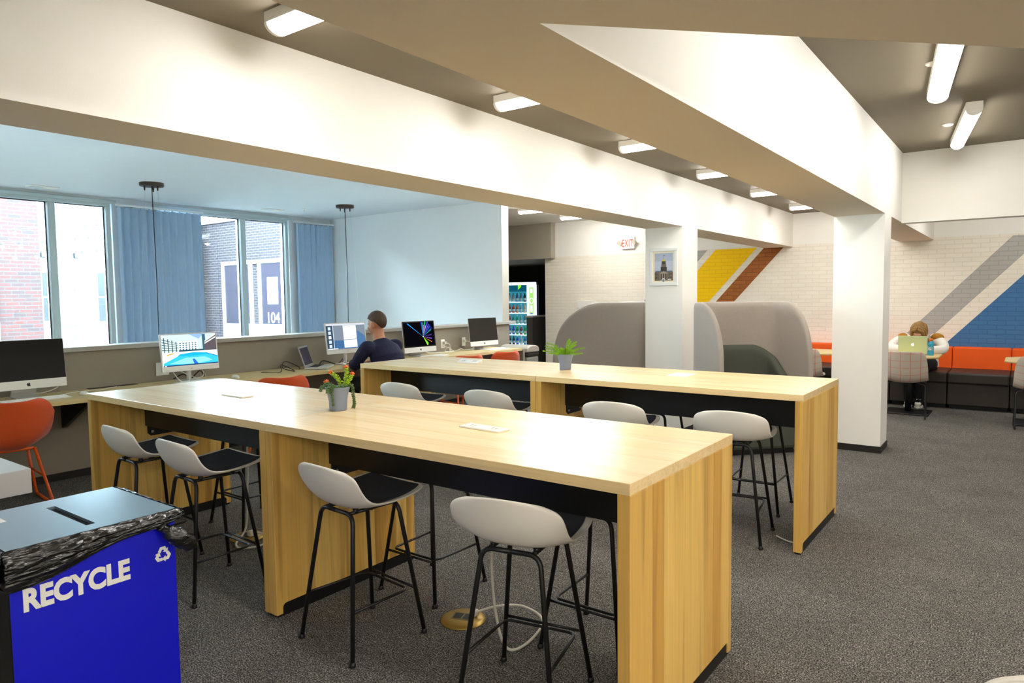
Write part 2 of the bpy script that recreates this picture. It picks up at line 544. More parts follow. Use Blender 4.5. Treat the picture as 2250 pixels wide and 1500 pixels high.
# window wall
b = MB()
X0, X1 = -10.62, -10.43
b.box(X0, X1, -2.6, -1.4, -3, 2.94).box(X0, X1, 1.2, 2.0, -3, 2.94).box(X0, X1, -1.4, 1.2, 2.87, 2.94).box(X0, X1, -1.4, 1.2, -3, -2.95).box(X0, X1, 4.6, 5.2, -3, 2.94).box(X0, X1, 7.53, 8.6, -3, 2.94)
b.box(X0, X1, 2.0, 4.6, 2.87, 2.94).box(X0, X1, 5.2, 7.53, 2.87, 2.94).box(X0, X1, 2.0, 4.6, -3, -2.95).box(X0, X1, 5.2, 7.53, -3, -2.95)
struct(b.build('wall_window', m_atr))
struct(bx('floor', -10.43, -6.57, -2.6, 8.43, -3.2, -3, M('pale_terrazzo', '#dcdcd8', .4, var=.05, vscale=60)))
ZB = -2.95
def window(n, y0, y1, mull):
    b = MB(); a, c = -10.55, -10.40
    b.box(a, c, y0, y0+0.06, ZB + .06, 2.81).box(a, c, y1-0.06, y1, ZB + .06, 2.81).box(a, c, y0, y1, 2.81, 2.87).box(a, c, y0, y1, ZB, ZB + 0.06)
    b.box(a, c, mull-0.045, mull+0.045, ZB + .06, 2.81)
    b.box(-10.40, -10.385, y0-0.05, y1+0.08, 2.85, 2.90)      # stepped head trim
    w = struct(b.build('window_%d' % n, m_alu, bevel=0.006, segs=1))
    for p, q in ((y0+0.06, mull-0.045), (mull+0.045, y1-0.06)):
        bx('pane', -10.485, -10.479, p, q, ZB + .06, 2.81, m_glass, w)
        g = MB()
        for k in ((p, p+.012, ZB + .06, 2.81), (q-.012, q, ZB + .06, 2.81), (p, q, ZB + .06, ZB + .072), (p, q, 2.798, 2.81)):
            g.box(-10.478, -10.47, *k)
        g.build('gasket', m_black, w)
window(1, 2.0, 4.57, 3.83)
window(3, -1.4, 1.17, .43)
window(2, 5.2, 7.50, 6.63)
# corridor: lowered grey box over the opening, alcove behind it, knee wall
struct(MB().box(-10.43, -7.215, 11.0, 11.149, 2.196, 2.86).box(-10.43, -7.45, 11.149, 11.3, 2.196, 3.0).build('wall_alcove_header', m_greyl))
struct(bx('ceiling', -10.43, -7.45, 11.3, 13.6, 2.2, 2.3, m_greyl))
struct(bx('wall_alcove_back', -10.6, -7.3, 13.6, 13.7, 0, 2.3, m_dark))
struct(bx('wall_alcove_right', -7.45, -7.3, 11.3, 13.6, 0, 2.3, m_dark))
struct(bx('wall_alcove_left', -10.6, -10.43, 8.6, 13.6, 0, 3.0, m_greyl))
struct(bx('wall_knee', -8.36, -8.21, 11.8, 13.6, 0, 1.045, M('knee_wall_paint', '#6b6660', 0.5, var=0.02)))
struct(bx('trim_2', -8.385, -8.185, 11.775, 13.6, 1.045, 1.08, m_whitep, bevel=0.004))

# ------------------------------------------------------------------ lamps
m_hous = M('lamp_housing', '#efece4', 0.4, var=0.01)
LAMP = 21.0
m_diff = E('#fffcf6', LAMP, 'lamp_diffuser')
m_diff0 = E('#fffcf6', LAMP * .76, 'lamp_diffuser')
m_diff2 = E('#fffcf6', LAMP * .58, 'lamp_diffuser')
m_diff3 = E('#fffcf6', LAMP * 1.5, 'lamp_diffuser')
def lamp_thing(loc, rz, L, label, group, w=0.115, h=0.085):
    """surface-mounted wraparound strip along local x, top at z=0"""
    t = thing('ceiling_light', label, 'ceiling light', loc, rz, group)
    MB().box(0, L, -w/2, w/2, -h*0.55, 0).build('housing', m_hous, t, bevel=0.004)
    g = []
    for i in range(9):
        a = PI * i / 8
        g.append([(0.018, -w/2*0.96*math.cos(a), -h*0.55 - h*0.45*math.sin(a)), (L-0.018, -w/2*0.96*math.cos(a), -h*0.55 - h*0.45*math.sin(a))])
    MB().sheet(g, smooth=True, flip=True).build('diffuser', m_diff2 if 'dark' in group else m_diff3 if 'soffit' in group else m_diff0 if 'between' in group else m_diff, t)
    for x in (0, L-0.018):
        pr = [(-w/2*math.cos(PI*i/10), -h*0.55 - h*0.46*math.sin(PI*i/10)) for i in range(11)] 
        MB().prism(pr, 0.018, fn=lambda u, v, q, x=x: (x + q, u, v)).build('end_cap', m_hous, t)
    return t
ordn = ['nearest', 'second nearest', 'third', 'fourth', 'fifth', 'farthest']
lp = None
for k, y in enumerate((1.86, 3.43, 5.03, 6.64, 8.27, 9.93)):
    lb = 'white strip light between the two long beams, %s of the six above the tables' % ordn[k]
    if lp is None: lp = lamp_thing((-2.62, y, 2.692), 0, 1.12, lb, 'strip lights between the beams')
    else: lp = dup(lp, lb, (-2.62, y, 2.692), 0, 'strip lights between the beams')
lamp_thing((-6.48, 8.98, 2.86), 0, 1.12, 'white strip light in the corridor beside the grey wall end', 'strip lights in the corridor')
lamp_thing((-6.44, 10.15, 2.86), 0, 1.12, 'white strip light in the corridor in front of the brick wall', 'strip lights in the corridor')
A8 = D2R(90 + 8.2)
lamp_thing((-0.33, 4.30, 2.88), A8, 1.42, 'white strip light on the dark ceiling, half hidden by the near soffit', 'strip lights on the dark ceiling', w=0.13, h=0.1)
lamp_thing((-0.345, 6.24, 2.88), A8, 1.42, 'white strip light on the dark ceiling just before the cross beam', 'strip lights on the dark ceiling', w=0.11, h=0.1)
lamp_thing((1.55, 4.30, 2.88), A8, 1.42, 'added strip light farther right on the dark ceiling, unseen beyond the frame edge', 'strip lights on the dark ceiling', w=0.13, h=0.1)  # unseen lamp, added to light the room from the right
lamp_thing((-2.1, 9.6, 2.88) if False else (-0.6, 9.5, 2.88), 0, 1.12, 'unseen added strip light behind the cross beam above the banquette', 'added strips over the banquette')  # no lamp visible here; put in to brighten the far brick wall
lamp_thing((1.3, 9.5, 2.88), 0, 1.12, 'unseen added strip light behind the cross beam, farther right above the banquette', 'added strips over the banquette')  # second unseen lamp added for the far brick wall
lamp_thing((-5.4, 9.6, 2.86) if False else (-4.9, 7.2, 2.94), 0, 1.12, 'unseen added strip light over the lounge pods behind the long white beam', 'added strips behind the white beam')  # unseen lamp added for more light on the back wall
lamp_thing((-0.12, 2.62, 2.88), A8, 1.42, 'strip light hidden above the diagonal soffit edge', 'strip lights on the dark ceiling', w=0.13, h=0.1)
for x, y, lb in ((0.75, -1.6, 'added fill light on the soffit behind the camera, outside the frame'), (2.3, -1.6, 'added fill light on the soffit right behind the camera, outside the frame'),
                 (2.3, .9, 'added fill light on the soffit right of the camera, outside the frame'), (3.7, .9, 'added fill light on the soffit far right of the camera, outside the frame')):
    lamp_thing((x, y, Z2), D2R(90), 1.42, lb, 'added fill strips on the soffit', w=0.13, h=0.08)  # soffit strips are made-up fill for the faces turned to the camera
# small white ceiling discs beside the strips
sp = None
for k, (x, y, lb) in enumerate(((-0.50, 5.05, 'small white ceiling disc beside the strip light cut by the soffit'),
                                (-0.57, 6.95, 'small white ceiling disc beside the strip light before the cross beam'),
                                (0.03, 4.33, 'small white ceiling disc at the soffit edge, in the top right corner'),
                                (0.02, 6.60, 'small white ceiling disc right of the farther dark-ceiling strip light'))):
    if sp is None:
        sp = thing('ceiling_disc', lb, 'sprinkler cover', (x, y, 2.88), 0, 'ceiling discs')
        MB().lathe([(0.0, -0.014), (0.03, -0.014), (0.042, -0.006), (0.045, 0.0)], 16).build('cover_plate', m_whitep, sp)
    else: dup(sp, lb, (x, y, 2.88), 0, 'ceiling discs')
# ------------------------------------------------------------------ counter-height tables
m_top = wood('maple_tabletop', '#f3d6a0', '#edcb90', '#b88744', 0, 1, sw=0.12, rough=0.27, streak=0.4, coat=0.12)
m_pan = wood('maple_end_panel', '#f0c86e', '#d9a64c', '#7a4c1a', 2, 1, sw=0.078, rough=0.38, streak=0.95)
m_pan2 = wood('maple_end_panel_inner', '#e8c06a', '#cd9a45', '#744a1a', 2, 1, sw=0.09, rough=0.38, streak=0.7, seed=40.3)
m_bolt = M('steel_bolt', '#b9b6b0', 0.3, 0.9)
TH, TT, TP = 0.914, 0.038, 0.044

def end_panel(t, x0, inner):
    """x0: low x face; inner: +1 when the seat space lies toward +x"""
    d = TW / 2
    # outline in (y,z): feet at both ends, recessed plinth between
    r = 0.02
    pts = [(-d, 0.012), (-d + 0.035, 0.012), (-d + 0.035, 0.04)]
    pts += [(-d + 0.035 + r - r*math.cos(a), 0.04 + r*math.sin(a)) for a in (PI/6, PI/3, PI/2)]
    pts += [(d - 0.035 - r + r*math.sin(a), 0.04 + r*math.cos(a)) for a in (0, PI/6, PI/3, PI/2)]
    pts += [(d - 0.035, 0.012), (d, 0.012), (d, TH - TT), (-d, TH - TT)]
    p = MB().prism(pts, TP, fn=lambda u, v, w: (x0 + w, u, v)).build('end_panel', m_pan if inner > 0 else m_pan2, t, bevel=0.0015, segs=1)
    MB().box(x0 + 0.006, x0 + TP - 0.006, -d + 0.01, d - 0.01, 0, 0.062).build('plinth', m_black, p)

def make_table(label, cx, cy, L, depth):
    global TW
    TW = depth
    t = thing('counter_table', label, 'table', (cx, cy, 0), 0, 'counter-height tables')
    h = L / 2
    bx('tabletop', -h, h, -TW/2, TW/2, TH - TT, TH, m_top, t, bevel=0.002, segs=2)
    end_panel(t, -h, 1); end_panel(t, h - TP, -1)
    yb = -0.12
    mp = bx('modesty_panel', -h + TP, h - TP, yb - 0.012, yb, 0.666, TH - TT, m_black, t)
    for s in (-1, 1):
        x = s * (h - TP)
        pts = [(yb, TH - TT), (yb, 0.615), (yb + 0.02, 0.595), (yb + 0.20, 0.598), (yb + 0.225, 0.63), (yb + 0.225, TH - TT)]
        k = MB().prism(pts, 0.006, fn=lambda u, v, w: (x - s * w, u, v)).build('bracket', m_black, t)
        for yy, zz in ((yb + 0.03, 0.622), (yb + 0.19, 0.625), (yb + 0.03, 0.82), (yb + 0.19, 0.82)):
            q = MB().lathe([(0.009, 0), (0.009, 0.003), (0.006, 0.005)], 10)
            q.v = [(x - s * (0.006 + c), yy + a, zz + b_) for a, b_, c in q.v]
            q.build('bolt', m_bolt, k)
    return t
make_table('light wood counter table nearest the camera, pot of trailing succulents beside its far end', -1.8675, 2.31, 1.855, 0.908)
make_table('light wood counter table between the blue recycling bin and the window-side desk', -3.7275, 2.31, 1.855, 0.908)
make_table('light wood counter table whose end panel stands in front of the right white pillar', -1.885, 4.495, 1.81, 0.905)
make_table('light wood counter table behind the near one, beside the man at the computer', -3.72, 4.495, 1.85, 0.905)

# ------------------------------------------------------------------ stools
m_shell = M('white_moulded_plastic', '#e9e3d8', 0.42, var=0.015)
m_pad = M('charcoal_felt_pad', '#3b3d43', 0.95, var=0.12, vscale=60, bump=0.3, bscale=500, spec=0.15)
m_leg = M('black_powder_coat', '#141313', 0.42, var=0.08)

SP = [(0.205, 0.664, .165), (0.200, 0.653, .195), (0.15, 0.638, .215), (0.08, 0.623, .222), (0.0, 0.611, .224), (-0.07, 0.605, .224), (-0.115, 0.611, .224),
      (-0.15, 0.632, .223), (-0.176, 0.668, .222), (-0.194, 0.712, .216), (-0.205, 0.754, .200), (-0.210, 0.784, .182), (-0.212, 0.801, .142)]
LIFT = [.0, .005, .011, .018, .028, .038, .050, .058, .054, .036, .010, -.012, -.020]
def shell_grid(i0=0, i1=None, off=0.0, inset=1.0, nu=18):
    g = []
    P = SP[i0:i1]
    n = len(SP) - 1
    for k, (y, z, hw) in enumerate(P):
        f = (k + i0) / n
        row = []
        lift = LIFT[k + i0]
        wrap = 0.0 if f < 0.45 else 0.040 * min(1, (f - 0.45) / 0.4)
        for j in range(nu + 1):
            u = -1 + 2 * j / nu
            x = hw * inset * u
            a = abs(u * inset)
            row.append((x, y + wrap * a ** 2.2, z + lift * a ** 2.5 + off))
        g.append(row)
    return g

def make_stool(label, loc, rz, group):
    t = thing('counter_stool', label, 'stool', loc, rz, group)
    MB().sheet(shell_grid()).build('seat_shell', m_shell, t, solid=0.011, sub=2, offset=0)
    MB().sheet(shell_grid(1, 8, 0.0115, 0.86)).build('seat_pad', m_pad, t, solid=0.011, sub=2, offset=1)
    # frame of inverted U bends: top ring and legs
    fr = MB()
    fr.tube(round_path([(-.085, -.115, .588), (-.085, .115, .588)], .01), 0.0085, 8)
    fr.tube([(.085, -.115, .588), (.085, .115, .588)], 0.0085, 8)
    fr.tube([(-.085, .0, .585), (.085, .0, .585)], 0.0085, 8)
    for sx in (-1, 1):
        for sy in (-1, 1): fr.lathe([(.011, 0), (.013, .018)], 8, (sx * .085, sy * .085, .587))
    fr.build('seat_frame', m_leg, t)
    for sx in (-1, 1):
        for sy in (-1, 1):
            pts = round_path([(0, sy * .118, .588), (sx * .112, sy * .118, .588), (sx * .186, sy * .19, .012)], .045, 6)
            l = MB().tube(pts, 0.0095, 10).build('leg', m_leg, t)
            MB().lathe([(.013, 0), (.0145, .004), (.012, .014), (.009, .02)], 10, (sx * .1865, sy * .19, 0)).build('foot_glide', m_leg, l)
    def at(z, sx, sy):
        u = (.588 - z) / .576
        return Vector((sx * (.112 + .074 * u), sy * (.118 + .072 * u), z))
    zf = 0.205
    f = MB()
    a, b_ = at(zf, -1, -1), at(zf, 1, -1)
    c, d = at(zf, 1, 1), at(zf, -1, 1)
    f.tube(round_path([a, (d.x + .012, d.y - .055, zf), (d.x + .03, d.y - .03, zf), (c.x - .03, c.y - .03, zf), (c.x - .012, c.y - .055, zf), b_], .02), 0.006, 8)
    f.tube([d, c], 0.006, 8)
    f.build('footrest', m_leg, t)
    return t
G1, G2 = 'stools along the front of the near tables', 'stools along the front of the far tables'
G3, G4 = 'stools behind the near tables', 'stools behind the far tables'
st = make_stool("white low-back stool with charcoal pad nearest the camera, by the near table's end", (-1.45, 2.02, 0), D2R(11), G1)
for lb, x, y, r, g in (
    ("white low-back stool with charcoal pad just right of the near tables' seam", -2.305, 1.985, -5, G1),
    ("white low-back stool just left of the near tables' seam, behind the bin corner", -3.36, 1.895, -3, G1),
    ("white low-back stool farthest left along the near tables, above the bin", -4.02, 1.915, -2, G1),
    ("white low-back stool next to the far table's right end panel, all legs visible", -1.40, 4.18, 6, G2),
    ("white low-back stool under the far table, second from its right end panel", -2.15, 4.13, 6, G2),
    ('white low-back stool under the far table, just left of the far tables\' seam', -3.19, 4.14, 2, G2),
    ('white low-back stool under the far table, behind the trailing succulent pot', -4.085, 4.12, 2, G2),
    ("stool behind the table beside the bin, only its black legs visible", -4.14, 2.635, 180, G3),
    ("stool behind the near table, legs visible between its two front stools", -2.415, 2.555, 180, G3),
    ("stool behind the near table, legs visible beside its right end panel", -1.42, 2.535, 180, G3),
    ("stool behind the far table, thin legs visible beside its right end panel", -1.475, 4.86, 182, G4),
    ("stool behind the far table, legs visible under the black panel before the pillar", -2.25, 4.93, 176, G4),
    ("stool behind the far table, seat visible beside the orange chair legs", -3.55, 4.95, 180, G4)):
    dup(st, lb, (x, y, 0), D2R(r), g)

# ------------------------------------------------------------------ things on and under the tables
def power_module(label, x, y, rz, tilt=False):
    t = thing('power_outlet_unit', label, 'power outlet', (x, y, TH), rz, 'power outlets on the counter tables')
    w, d = 0.115, 0.038
    if tilt: MB().prism([(-d, 0), (d, 0), (d, .03), (-d, .008)], 2*w, fn=lambda u, v, q: (-w + q, u, v)).build('housing', m_whitep, t, bevel=.002)
    else: bx('housing', -w, w, -d, d, 0, .008, m_whitep, t, bevel=.002)
    for sx in (-.062, .062):
        q = MB()
        f = (lambda yy: .008 + (yy + d) / (2*d) * .022 + .0006) if tilt else (lambda yy: .0086)
        q.add([(sx-.028, -.024, f(-.024)), (sx+.028, -.024, f(-.024)), (sx+.028, .024, f(.024)), (sx-.028, .024, f(.024))], [(0, 1, 2, 3)], 0)
        for px in (-.012, .008):
            q.add([(sx+px, -.008, f(-.008)+.0006), (sx+px+.004, -.008, f(-.008)+.0006), (sx+px+.004, .008, f(.008)+.0006), (sx+px, .008, f(.008)+.0006)], [(0, 1, 2, 3)], 1)
        q.build('socket', [M('socket_plate', '#dcd8cf', .4), m_black], t)
    return t
power_module('flat white power unit on the near table, right of the succulent pot', -1.86, 2.30, D2R(-4))
power_module('flat white power unit on the table beside the bin, left of the succulent pot', -3.73, 2.30, D2R(-2))
power_module('white power unit with raised sockets on the far table beside the man', -3.84, 4.56, 0, True)
t = thing('paper_sheet', 'blank white sheet lying on the far table in front of the pillar', 'paper', (-1.945, 4.63, TH), D2R(3))
bx('sheet', -.072, .072, -.10, .10, 0, .0016, M('white_paper', '#f7f5f0', .7, var=.005), t)

m_brass = M('brass_floor_box', '#b99a4e', 0.32, 0.55, var=.08)
m_cable = M('white_cable', '#d8d3c4', .5, var=.02)
def floor_box(label, x, y, rz):
    t = thing('floor_outlet', label, 'floor outlet', (x, y, 0), rz, 'brass floor outlets')
    MB().lathe([(.105, 0), (.104, .004), (.088, .013), (.0, .014)], 32, capt=False).build('cover', m_brass, t)
    MB().box(-.05, .05, -.032, .032, .0142, .016).build('frame', M('brass_dark', '#8b7a4a', .4, .5), t)
    MB().box(-.043, -.004, -.026, .026, .016, .0165).box(.004, .043, -.026, .026, .016, .0165).build('socket', [m_black], t)
    return t
floor_box('round brass floor outlet under the near table, white cable plugged in', -2.04, 2.35, D2R(20))
floor_box('round brass floor outlet under the table beside the bin', -3.87, 2.42, D2R(-10))
t = thing('power_cable', 'white cable looping from the near table down to its brass floor outlet', 'cable', (0, 0, 0))
pts = [(-1.80, 2.31, .876), (-1.80, 2.30, .6), (-1.82, 2.29, .33), (-1.78, 2.27, .10), (-1.70, 2.24, .010), (-1.66, 2.33, .012), (-1.70, 2.50, .03), (-1.83, 2.53, .05), (-1.93, 2.46, .05), (-2.0, 2.38, .03)]
MB().tube(smooth_path(pts, 8), .006, 8).build('wire', m_cable, t)
MB().box(-2.015, -1.985, 2.36, 2.40, .016, .045).build('plug', m_cable, t, bevel=.006)
t = thing('power_cable', 'white cable hanging to the brass floor outlet under the table beside the bin', 'cable', (0, 0, 0))
pts = [(-3.70, 2.33, .876), (-3.71, 2.34, .6), (-3.76, 2.36, .3), (-3.82, 2.38, .08), (-3.80, 2.30, .012), (-3.70, 2.27, .01), (-3.64, 2.36, .012), (-3.70, 2.48, .02), (-3.81, 2.44, .035)]
MB().tube(smooth_path(pts, 8), .006, 8).build('wire', m_cable, t)
MB().box(-3.845, -3.81, 2.40, 2.445, .016, .05).build('plug', m_cable, t, bevel=.006)
t = tag(MB().tube(smooth_path([(-1.18, 4.28, .006), (-1.12, 4.235, .006), (-1.06, 4.22, .006), (-1.03, 4.30, .006), (-1.1, 4.5, .006)], 6), .005, 8).build('cable', m_cable),
        'short white cable on the carpet behind the far table\'s right end panel', 'cable')

# ------------------------------------------------------------------ potted plants
m_pot = M('blue_grey_ceramic', '#7a869b', 0.45, var=.02)
m_soil = M('potting_soil', '#2d241b', .95, var=.3, vscale=80)
def pot(t, k=1.0):
    p = MB().lathe([(.042*k, 0), (.044*k, .004), (.046*k, .05*k), (.053*k, .085*k), (.062*k, .118*k), (.063*k, .12*k), (.06*k, .12*k), (.055*k, .10*k), (.05*k, .098*k)], 28).build('pot', m_pot, t)
    MB().lathe([(.0, .1*k), (.055*k, .1*k)], 20, capb=False, capt=False).build('soil', m_soil, p)
rnd = random.Random(3)
def leaf(b, p, d, L, w, th, m=0, up=Vector((0, 0, 1))):
    """thick little leaf: a squashed pointed ball along d"""
    d = Vector(d).normalized(); s = d.cross(up)
    if s.length < 1e-3: s = Vector((1, 0, 0))
    s.normalize(); n = s.cross(d)
    vs = [p]
    for f, q in ((.35, 1.0), (.7, .8)):
        c = Vector(p) + d * L * f
        vs += [c + s*w*q, c + n*th*q, c - s*w*q, c - n*th*q]
    vs.append(Vector(p) + d * L)
    fs = [(0, 2, 1), (0, 3, 2), (0, 4, 3), (0, 1, 4), (9, 5, 6), (9, 6, 7), (9, 7, 8), (9, 8, 5)]
    fs += [(1, 2, 6, 5), (2, 3, 7, 6), (3, 4, 8, 7), (4, 1, 5, 8)]
    b.add(vs, fs, m, True)
t = thing('potted_succulent', 'trailing succulents with orange tips in a blue-grey pot on the near table', 'plant', (-2.80, 2.285, TH))
pot(t, 1.0)
mg = [M('succulent_green', '#5e7f4e', .5, var=.2, vscale=40), M('succulent_lime', '#9dbf1e', .5, var=.12, vscale=40), M('succulent_orange', '#d9661c', .5, var=.12), M('succulent_dark', '#4f6a2a', .5, var=.2)]
cr, cu = Vector((.8, .6, 0)), Vector((0, 0, 1)); cf = Vector((-.6, .8, 0))      # spread mostly across the table
def stem(path, m, tip, ll, step, name):
    b = MB(); P = smooth_path(path, 8)
    b.tube(P, .0022, 6, m=0)
    k = 0
    for i in range(0, len(P) - 1, step):
        d = (P[i+1] - P[i]).normalized()
        for q in range(4):
            a = k * 2.4 + q * PI / 2; k += 1
            o = d.orthogonal().normalized(); w = d.cross(o)
            dr = (o*math.cos(a) + w*math.sin(a)) * .9 + d * .55
            leaf(b, P[i], dr, ll * (0.8 + .4*rnd.random()), ll*.32, ll*.2, 0, d)
    mats = [m]
    if tip is not None:
        mats.append(tip)
        d = (P[-1] - P[-2]).normalized(); o = d.orthogonal().normalized(); w = d.cross(o)
        for q in range(9):
            a = q * 2 * PI / 9
            leaf(b, P[-1], (o*math.cos(a) + w*math.sin(a)) * (.4 + .8*(q % 2)) + d, .02, .0055, .004, 1, d)
    b.build(name, mats, t)
def pp(a, h, f=0): return cr * a + cf * f + cu * h
stem([pp(.0, .10), pp(.012, .14), pp(-.005, .17), pp(-.028, .188)], mg[1], mg[2], .016, 2, 'stem')
stem([pp(.02, .10), pp(.035, .15, .01), pp(.045, .18, .01), pp(.043, .212, .01)], mg[1], mg[2], .016, 2, 'stem')
stem([pp(.015, .10), pp(.04, .13), pp(.058, .15), pp(.072, .178)], mg[1], mg[2], .017, 2, 'stem')
stem([pp(-.01, .10), pp(-.03, .13), pp(-.05, .125), pp(-.055, .14)], mg[0], mg[2], .016, 2, 'stem')
stem([pp(-.02, .10), pp(-.05, .125), pp(-.078, .118), pp(-.09, .098)], mg[0], None, .014, 2, 'trailing_stem')
stem([pp(0, .10, -.03), pp(-.01, .13, -.05), pp(-.012, .105, -.072), pp(-.01, .03, -.06)], mg[3], None, .012, 1, 'trailing_stem')
stem([pp(.04, .10), pp(.07, .128), pp(.078, .08), pp(.082, .04), pp(.078, .012)], mg[3], None, .013, 1, 'trailing_stem')
stem([pp(.02, .10, -.03), pp(.0, .125, -.05), pp(-.03, .118, -.055), pp(-.035, .10, -.06)], mg[0], None, .015, 1, 'trailing_stem')
stem([pp(-.02, .10, -.02), pp(.02, .125, -.02), pp(.05, .12, .0), pp(.06, .125, .01)], mg[0], None, .015, 2, 'trailing_stem')

t = thing('potted_fern', 'bright green fern in a blue-grey pot on the far table', 'plant', (-2.84, 4.52, TH))
pot(t, 1.0)
m_fern = M('fern_green', '#86b81a', .5, var=.2, vscale=30)
fr = []
for (a, h, f) in ((-.15, .165, 0), (-.14, .205, .02), (-.155, .185, -.02), (-.125, .13, -.04), (-.09, .16, .05), (.035, .235, 0), (.045, .215, .02), (.088, .212, .01), (.08, .19, -.02),
                  (.15, .165, 0), (.13, .125, -.02), (.1, .15, .05), (.0, .17, -.05), (-.04, .17, -.04), (.05, .15, -.06), (-.06, .14, .07), (.02, .16, .08), (-.17, .145, .0)):
    b = MB()
    P = smooth_path([pp(a*.12, .1, f*.2), pp(a*.5, .1 + (h-.1)*.75, f*.6), pp(a, h, f)], 9)
    b.tube(P, .0014, 5)
    for i in range(2, len(P)):
        d = (P[i] - P[i-1]).normalized()
        s = d.cross(cf); s.normalize(); q = d.cross(s)
        u = i / len(P); L = .017 * (1.05 - u) + .004
        for k in (-1, 1):
            leaf(b, P[i], s*k + d*.6 + q*.2, L, .0032, .001, 0, q)
            leaf(b, P[i], q*k*.8 + s*.3 + d*.5, L*.8, .0032, .001, 0, s)
    b.build('frond', m_fern, t)
# ------------------------------------------------------------------ the desk along the half wall
m_desk = wood('pale_oak_desktop', '#d9c38f', '#cdb57f', '#a98c58', 1, 0, sw=0.2, rough=0.4, streak=0.3)
DX0, DX1, DZ = -6.405, -5.80, 0.74
dk = tag(MB().box(DX0, DX1, -2.4, 8.08, DZ - 0.036, DZ).build('computer_desk', m_desk, bevel=0.002),
         'long pale wood desktop fixed along the grey half wall under the computers', 'desk')
bx('end_panel', DX0, DX1 + 0.01, 8.08, 8.12, 0, DZ - 0.02, m_grey, dk)
for y in (0.6, 2.35, 4.3, 6.3):
    MB().prism([(DX0, DZ-.036), (DX0, DZ-.30), (DX0+.03, DZ-.30), (DX1-.12, DZ-.075), (DX1-.12, DZ-.036)], .03,
               fn=lambda u, v, w, y=y: (u, y + w, v)).build('bracket', m_black, dk)
MB().lathe([(.0, 0), (.03, 0)], 4).build('grommet_plate', m_black, dk) if False else bx('grommet_plate', -6.40, -6.34, 2.55, 2.95, DZ, DZ + .003, m_black, dk)

m_silver = M('anodised_aluminium', '#c9c8c4', .35, .35, var=.02)
m_scr = M('dark_glass_screen', '#08090b', .12, var=.02)
m_bez = M('white_bezel', '#dfddd8', .4, var=.01)
m_logo = M('logo_black', '#131212', .3)
APPLE = [(0, -.50), (.10, -.47), (.20, -.50), (.30, -.44), (.40, -.28), (.44, -.16), (.34, -.08), (.29, .03), (.31, .16), (.41, .26), (.33, .34), (.20, .37), (.08, .34), (0, .31),
         (-.08, .34), (-.20, .37), (-.33, .32), (-.42, .20), (-.45, .04), (-.42, -.14), (-.33, -.34), (-.22, -.47), (-.12, -.50)]
LEAF = [(.0, .39), (.02, .52), (.14, .62), (.17, .62), (.15, .48), (.05, .39)]
def apple(parent, mtx, s, mat):
    b = MB()
    for p in (APPLE, LEAF): b.add([mtx @ Vector((x*s, y*s, .0006)) for x, y in p], [tuple(range(len(p)))])
    return b.build('logo', mat, parent)

# --- pictures shown on screens (flat shapes on the glass) ---
def scr(c, s=1.0): return E(c, s * .5, 'screen_light')
def pool_picture(w, h):
    """hotel pool under a pale sky; unit square coords"""
    it = []
    def a(p, c): it.append(([((x - .5) * w, (y - .5) * h) for x, y in p], scr(c, 1.0)))
    a(R4(0, 1, 0, 1), '#dff0fb'); a(R4(0, 1, .78, 1), '#c9e2fa'); a([(.5, 1), (.72, .8), (.78, 1)], '#8db4f3')
    a([(0, .42), (0, .98), (.29, .74), (.29, .42)], '#cfe0dc')                     # left wing
    a([(.29, .42), (.29, .76), (.65, .80), (.65, .42)], '#dfe9ea')                 # centre block
    a([(.65, .42), (.65, .80), (.74, .95), (.74, .42)], '#c5dadd')
    a([(.74, .42), (.74, .98), (.80, .99), (.80, .42)], '#3c6170')
    a([(.78, .42), (.78, .66), (1, .98), (1, .42)], '#5b5459'); a([(.78, .66), (.78, .76), (1, 1), (1, .86)], '#f4f3ee')
    a([(.78, .70), (.78, .73), (1, .95), (1, .90)], '#6a6f6a')
    for i in range(5):
        y0 = .46 + i * .085
        a([(0, y0 + .05), (0, y0 + .075), (.29, y0 * .62 + .21), (.29, y0 * .62 + .20)], '#2d5666')
        for j in range(6):
            x = .31 + j * .056
            if i < 4: a(R4(x, x + .026, .50 + i * .066, .535 + i * .066), '#3a6b7a')
    for j in range(4): a([(.03 + j*.07, .44), (.03 + j*.07, .92 - j*.045), (.045 + j*.07, .915 - j*.045), (.045 + j*.07, .44)], '#22485a')
    a(R4(.29, .74, .44, .50), '#284b57')
    a([(0, .0), (0, .40), (.25, .45), (1, .45), (1, 0)], '#eef2ee')                # deck
    a([(.0, .1), (.25, .30), (.30, .37), (.55, .41), (.78, .38), (1, .25), (1, 0), (0, 0)], '#39c3e8')
    a([(.25, .30), (.30, .37), (.55, .41), (.78, .38), (.86, .33), (.55, .30)], '#1fb0dc')
    a([(.1, .08), (.4, .24), (.75, .25), (.9, .12), (.6, .03)], '#8fe3f3')
    a([(.55, .0), (.52, .20), (.56, .20), (.64, 0)], '#2a6fd0'); a([(.78, .38), (1, .25), (1, .22), (.78, .36)], '#1d7cc0')
    a([(.06, .37), (.2, .42), (.2, .39), (.07, .34)], '#e0a52a')
    a(R4(0, 1, 0, .035), '#23406a'); a(R4(.02, .05, .005, .03), '#e8f0ff')
    return it
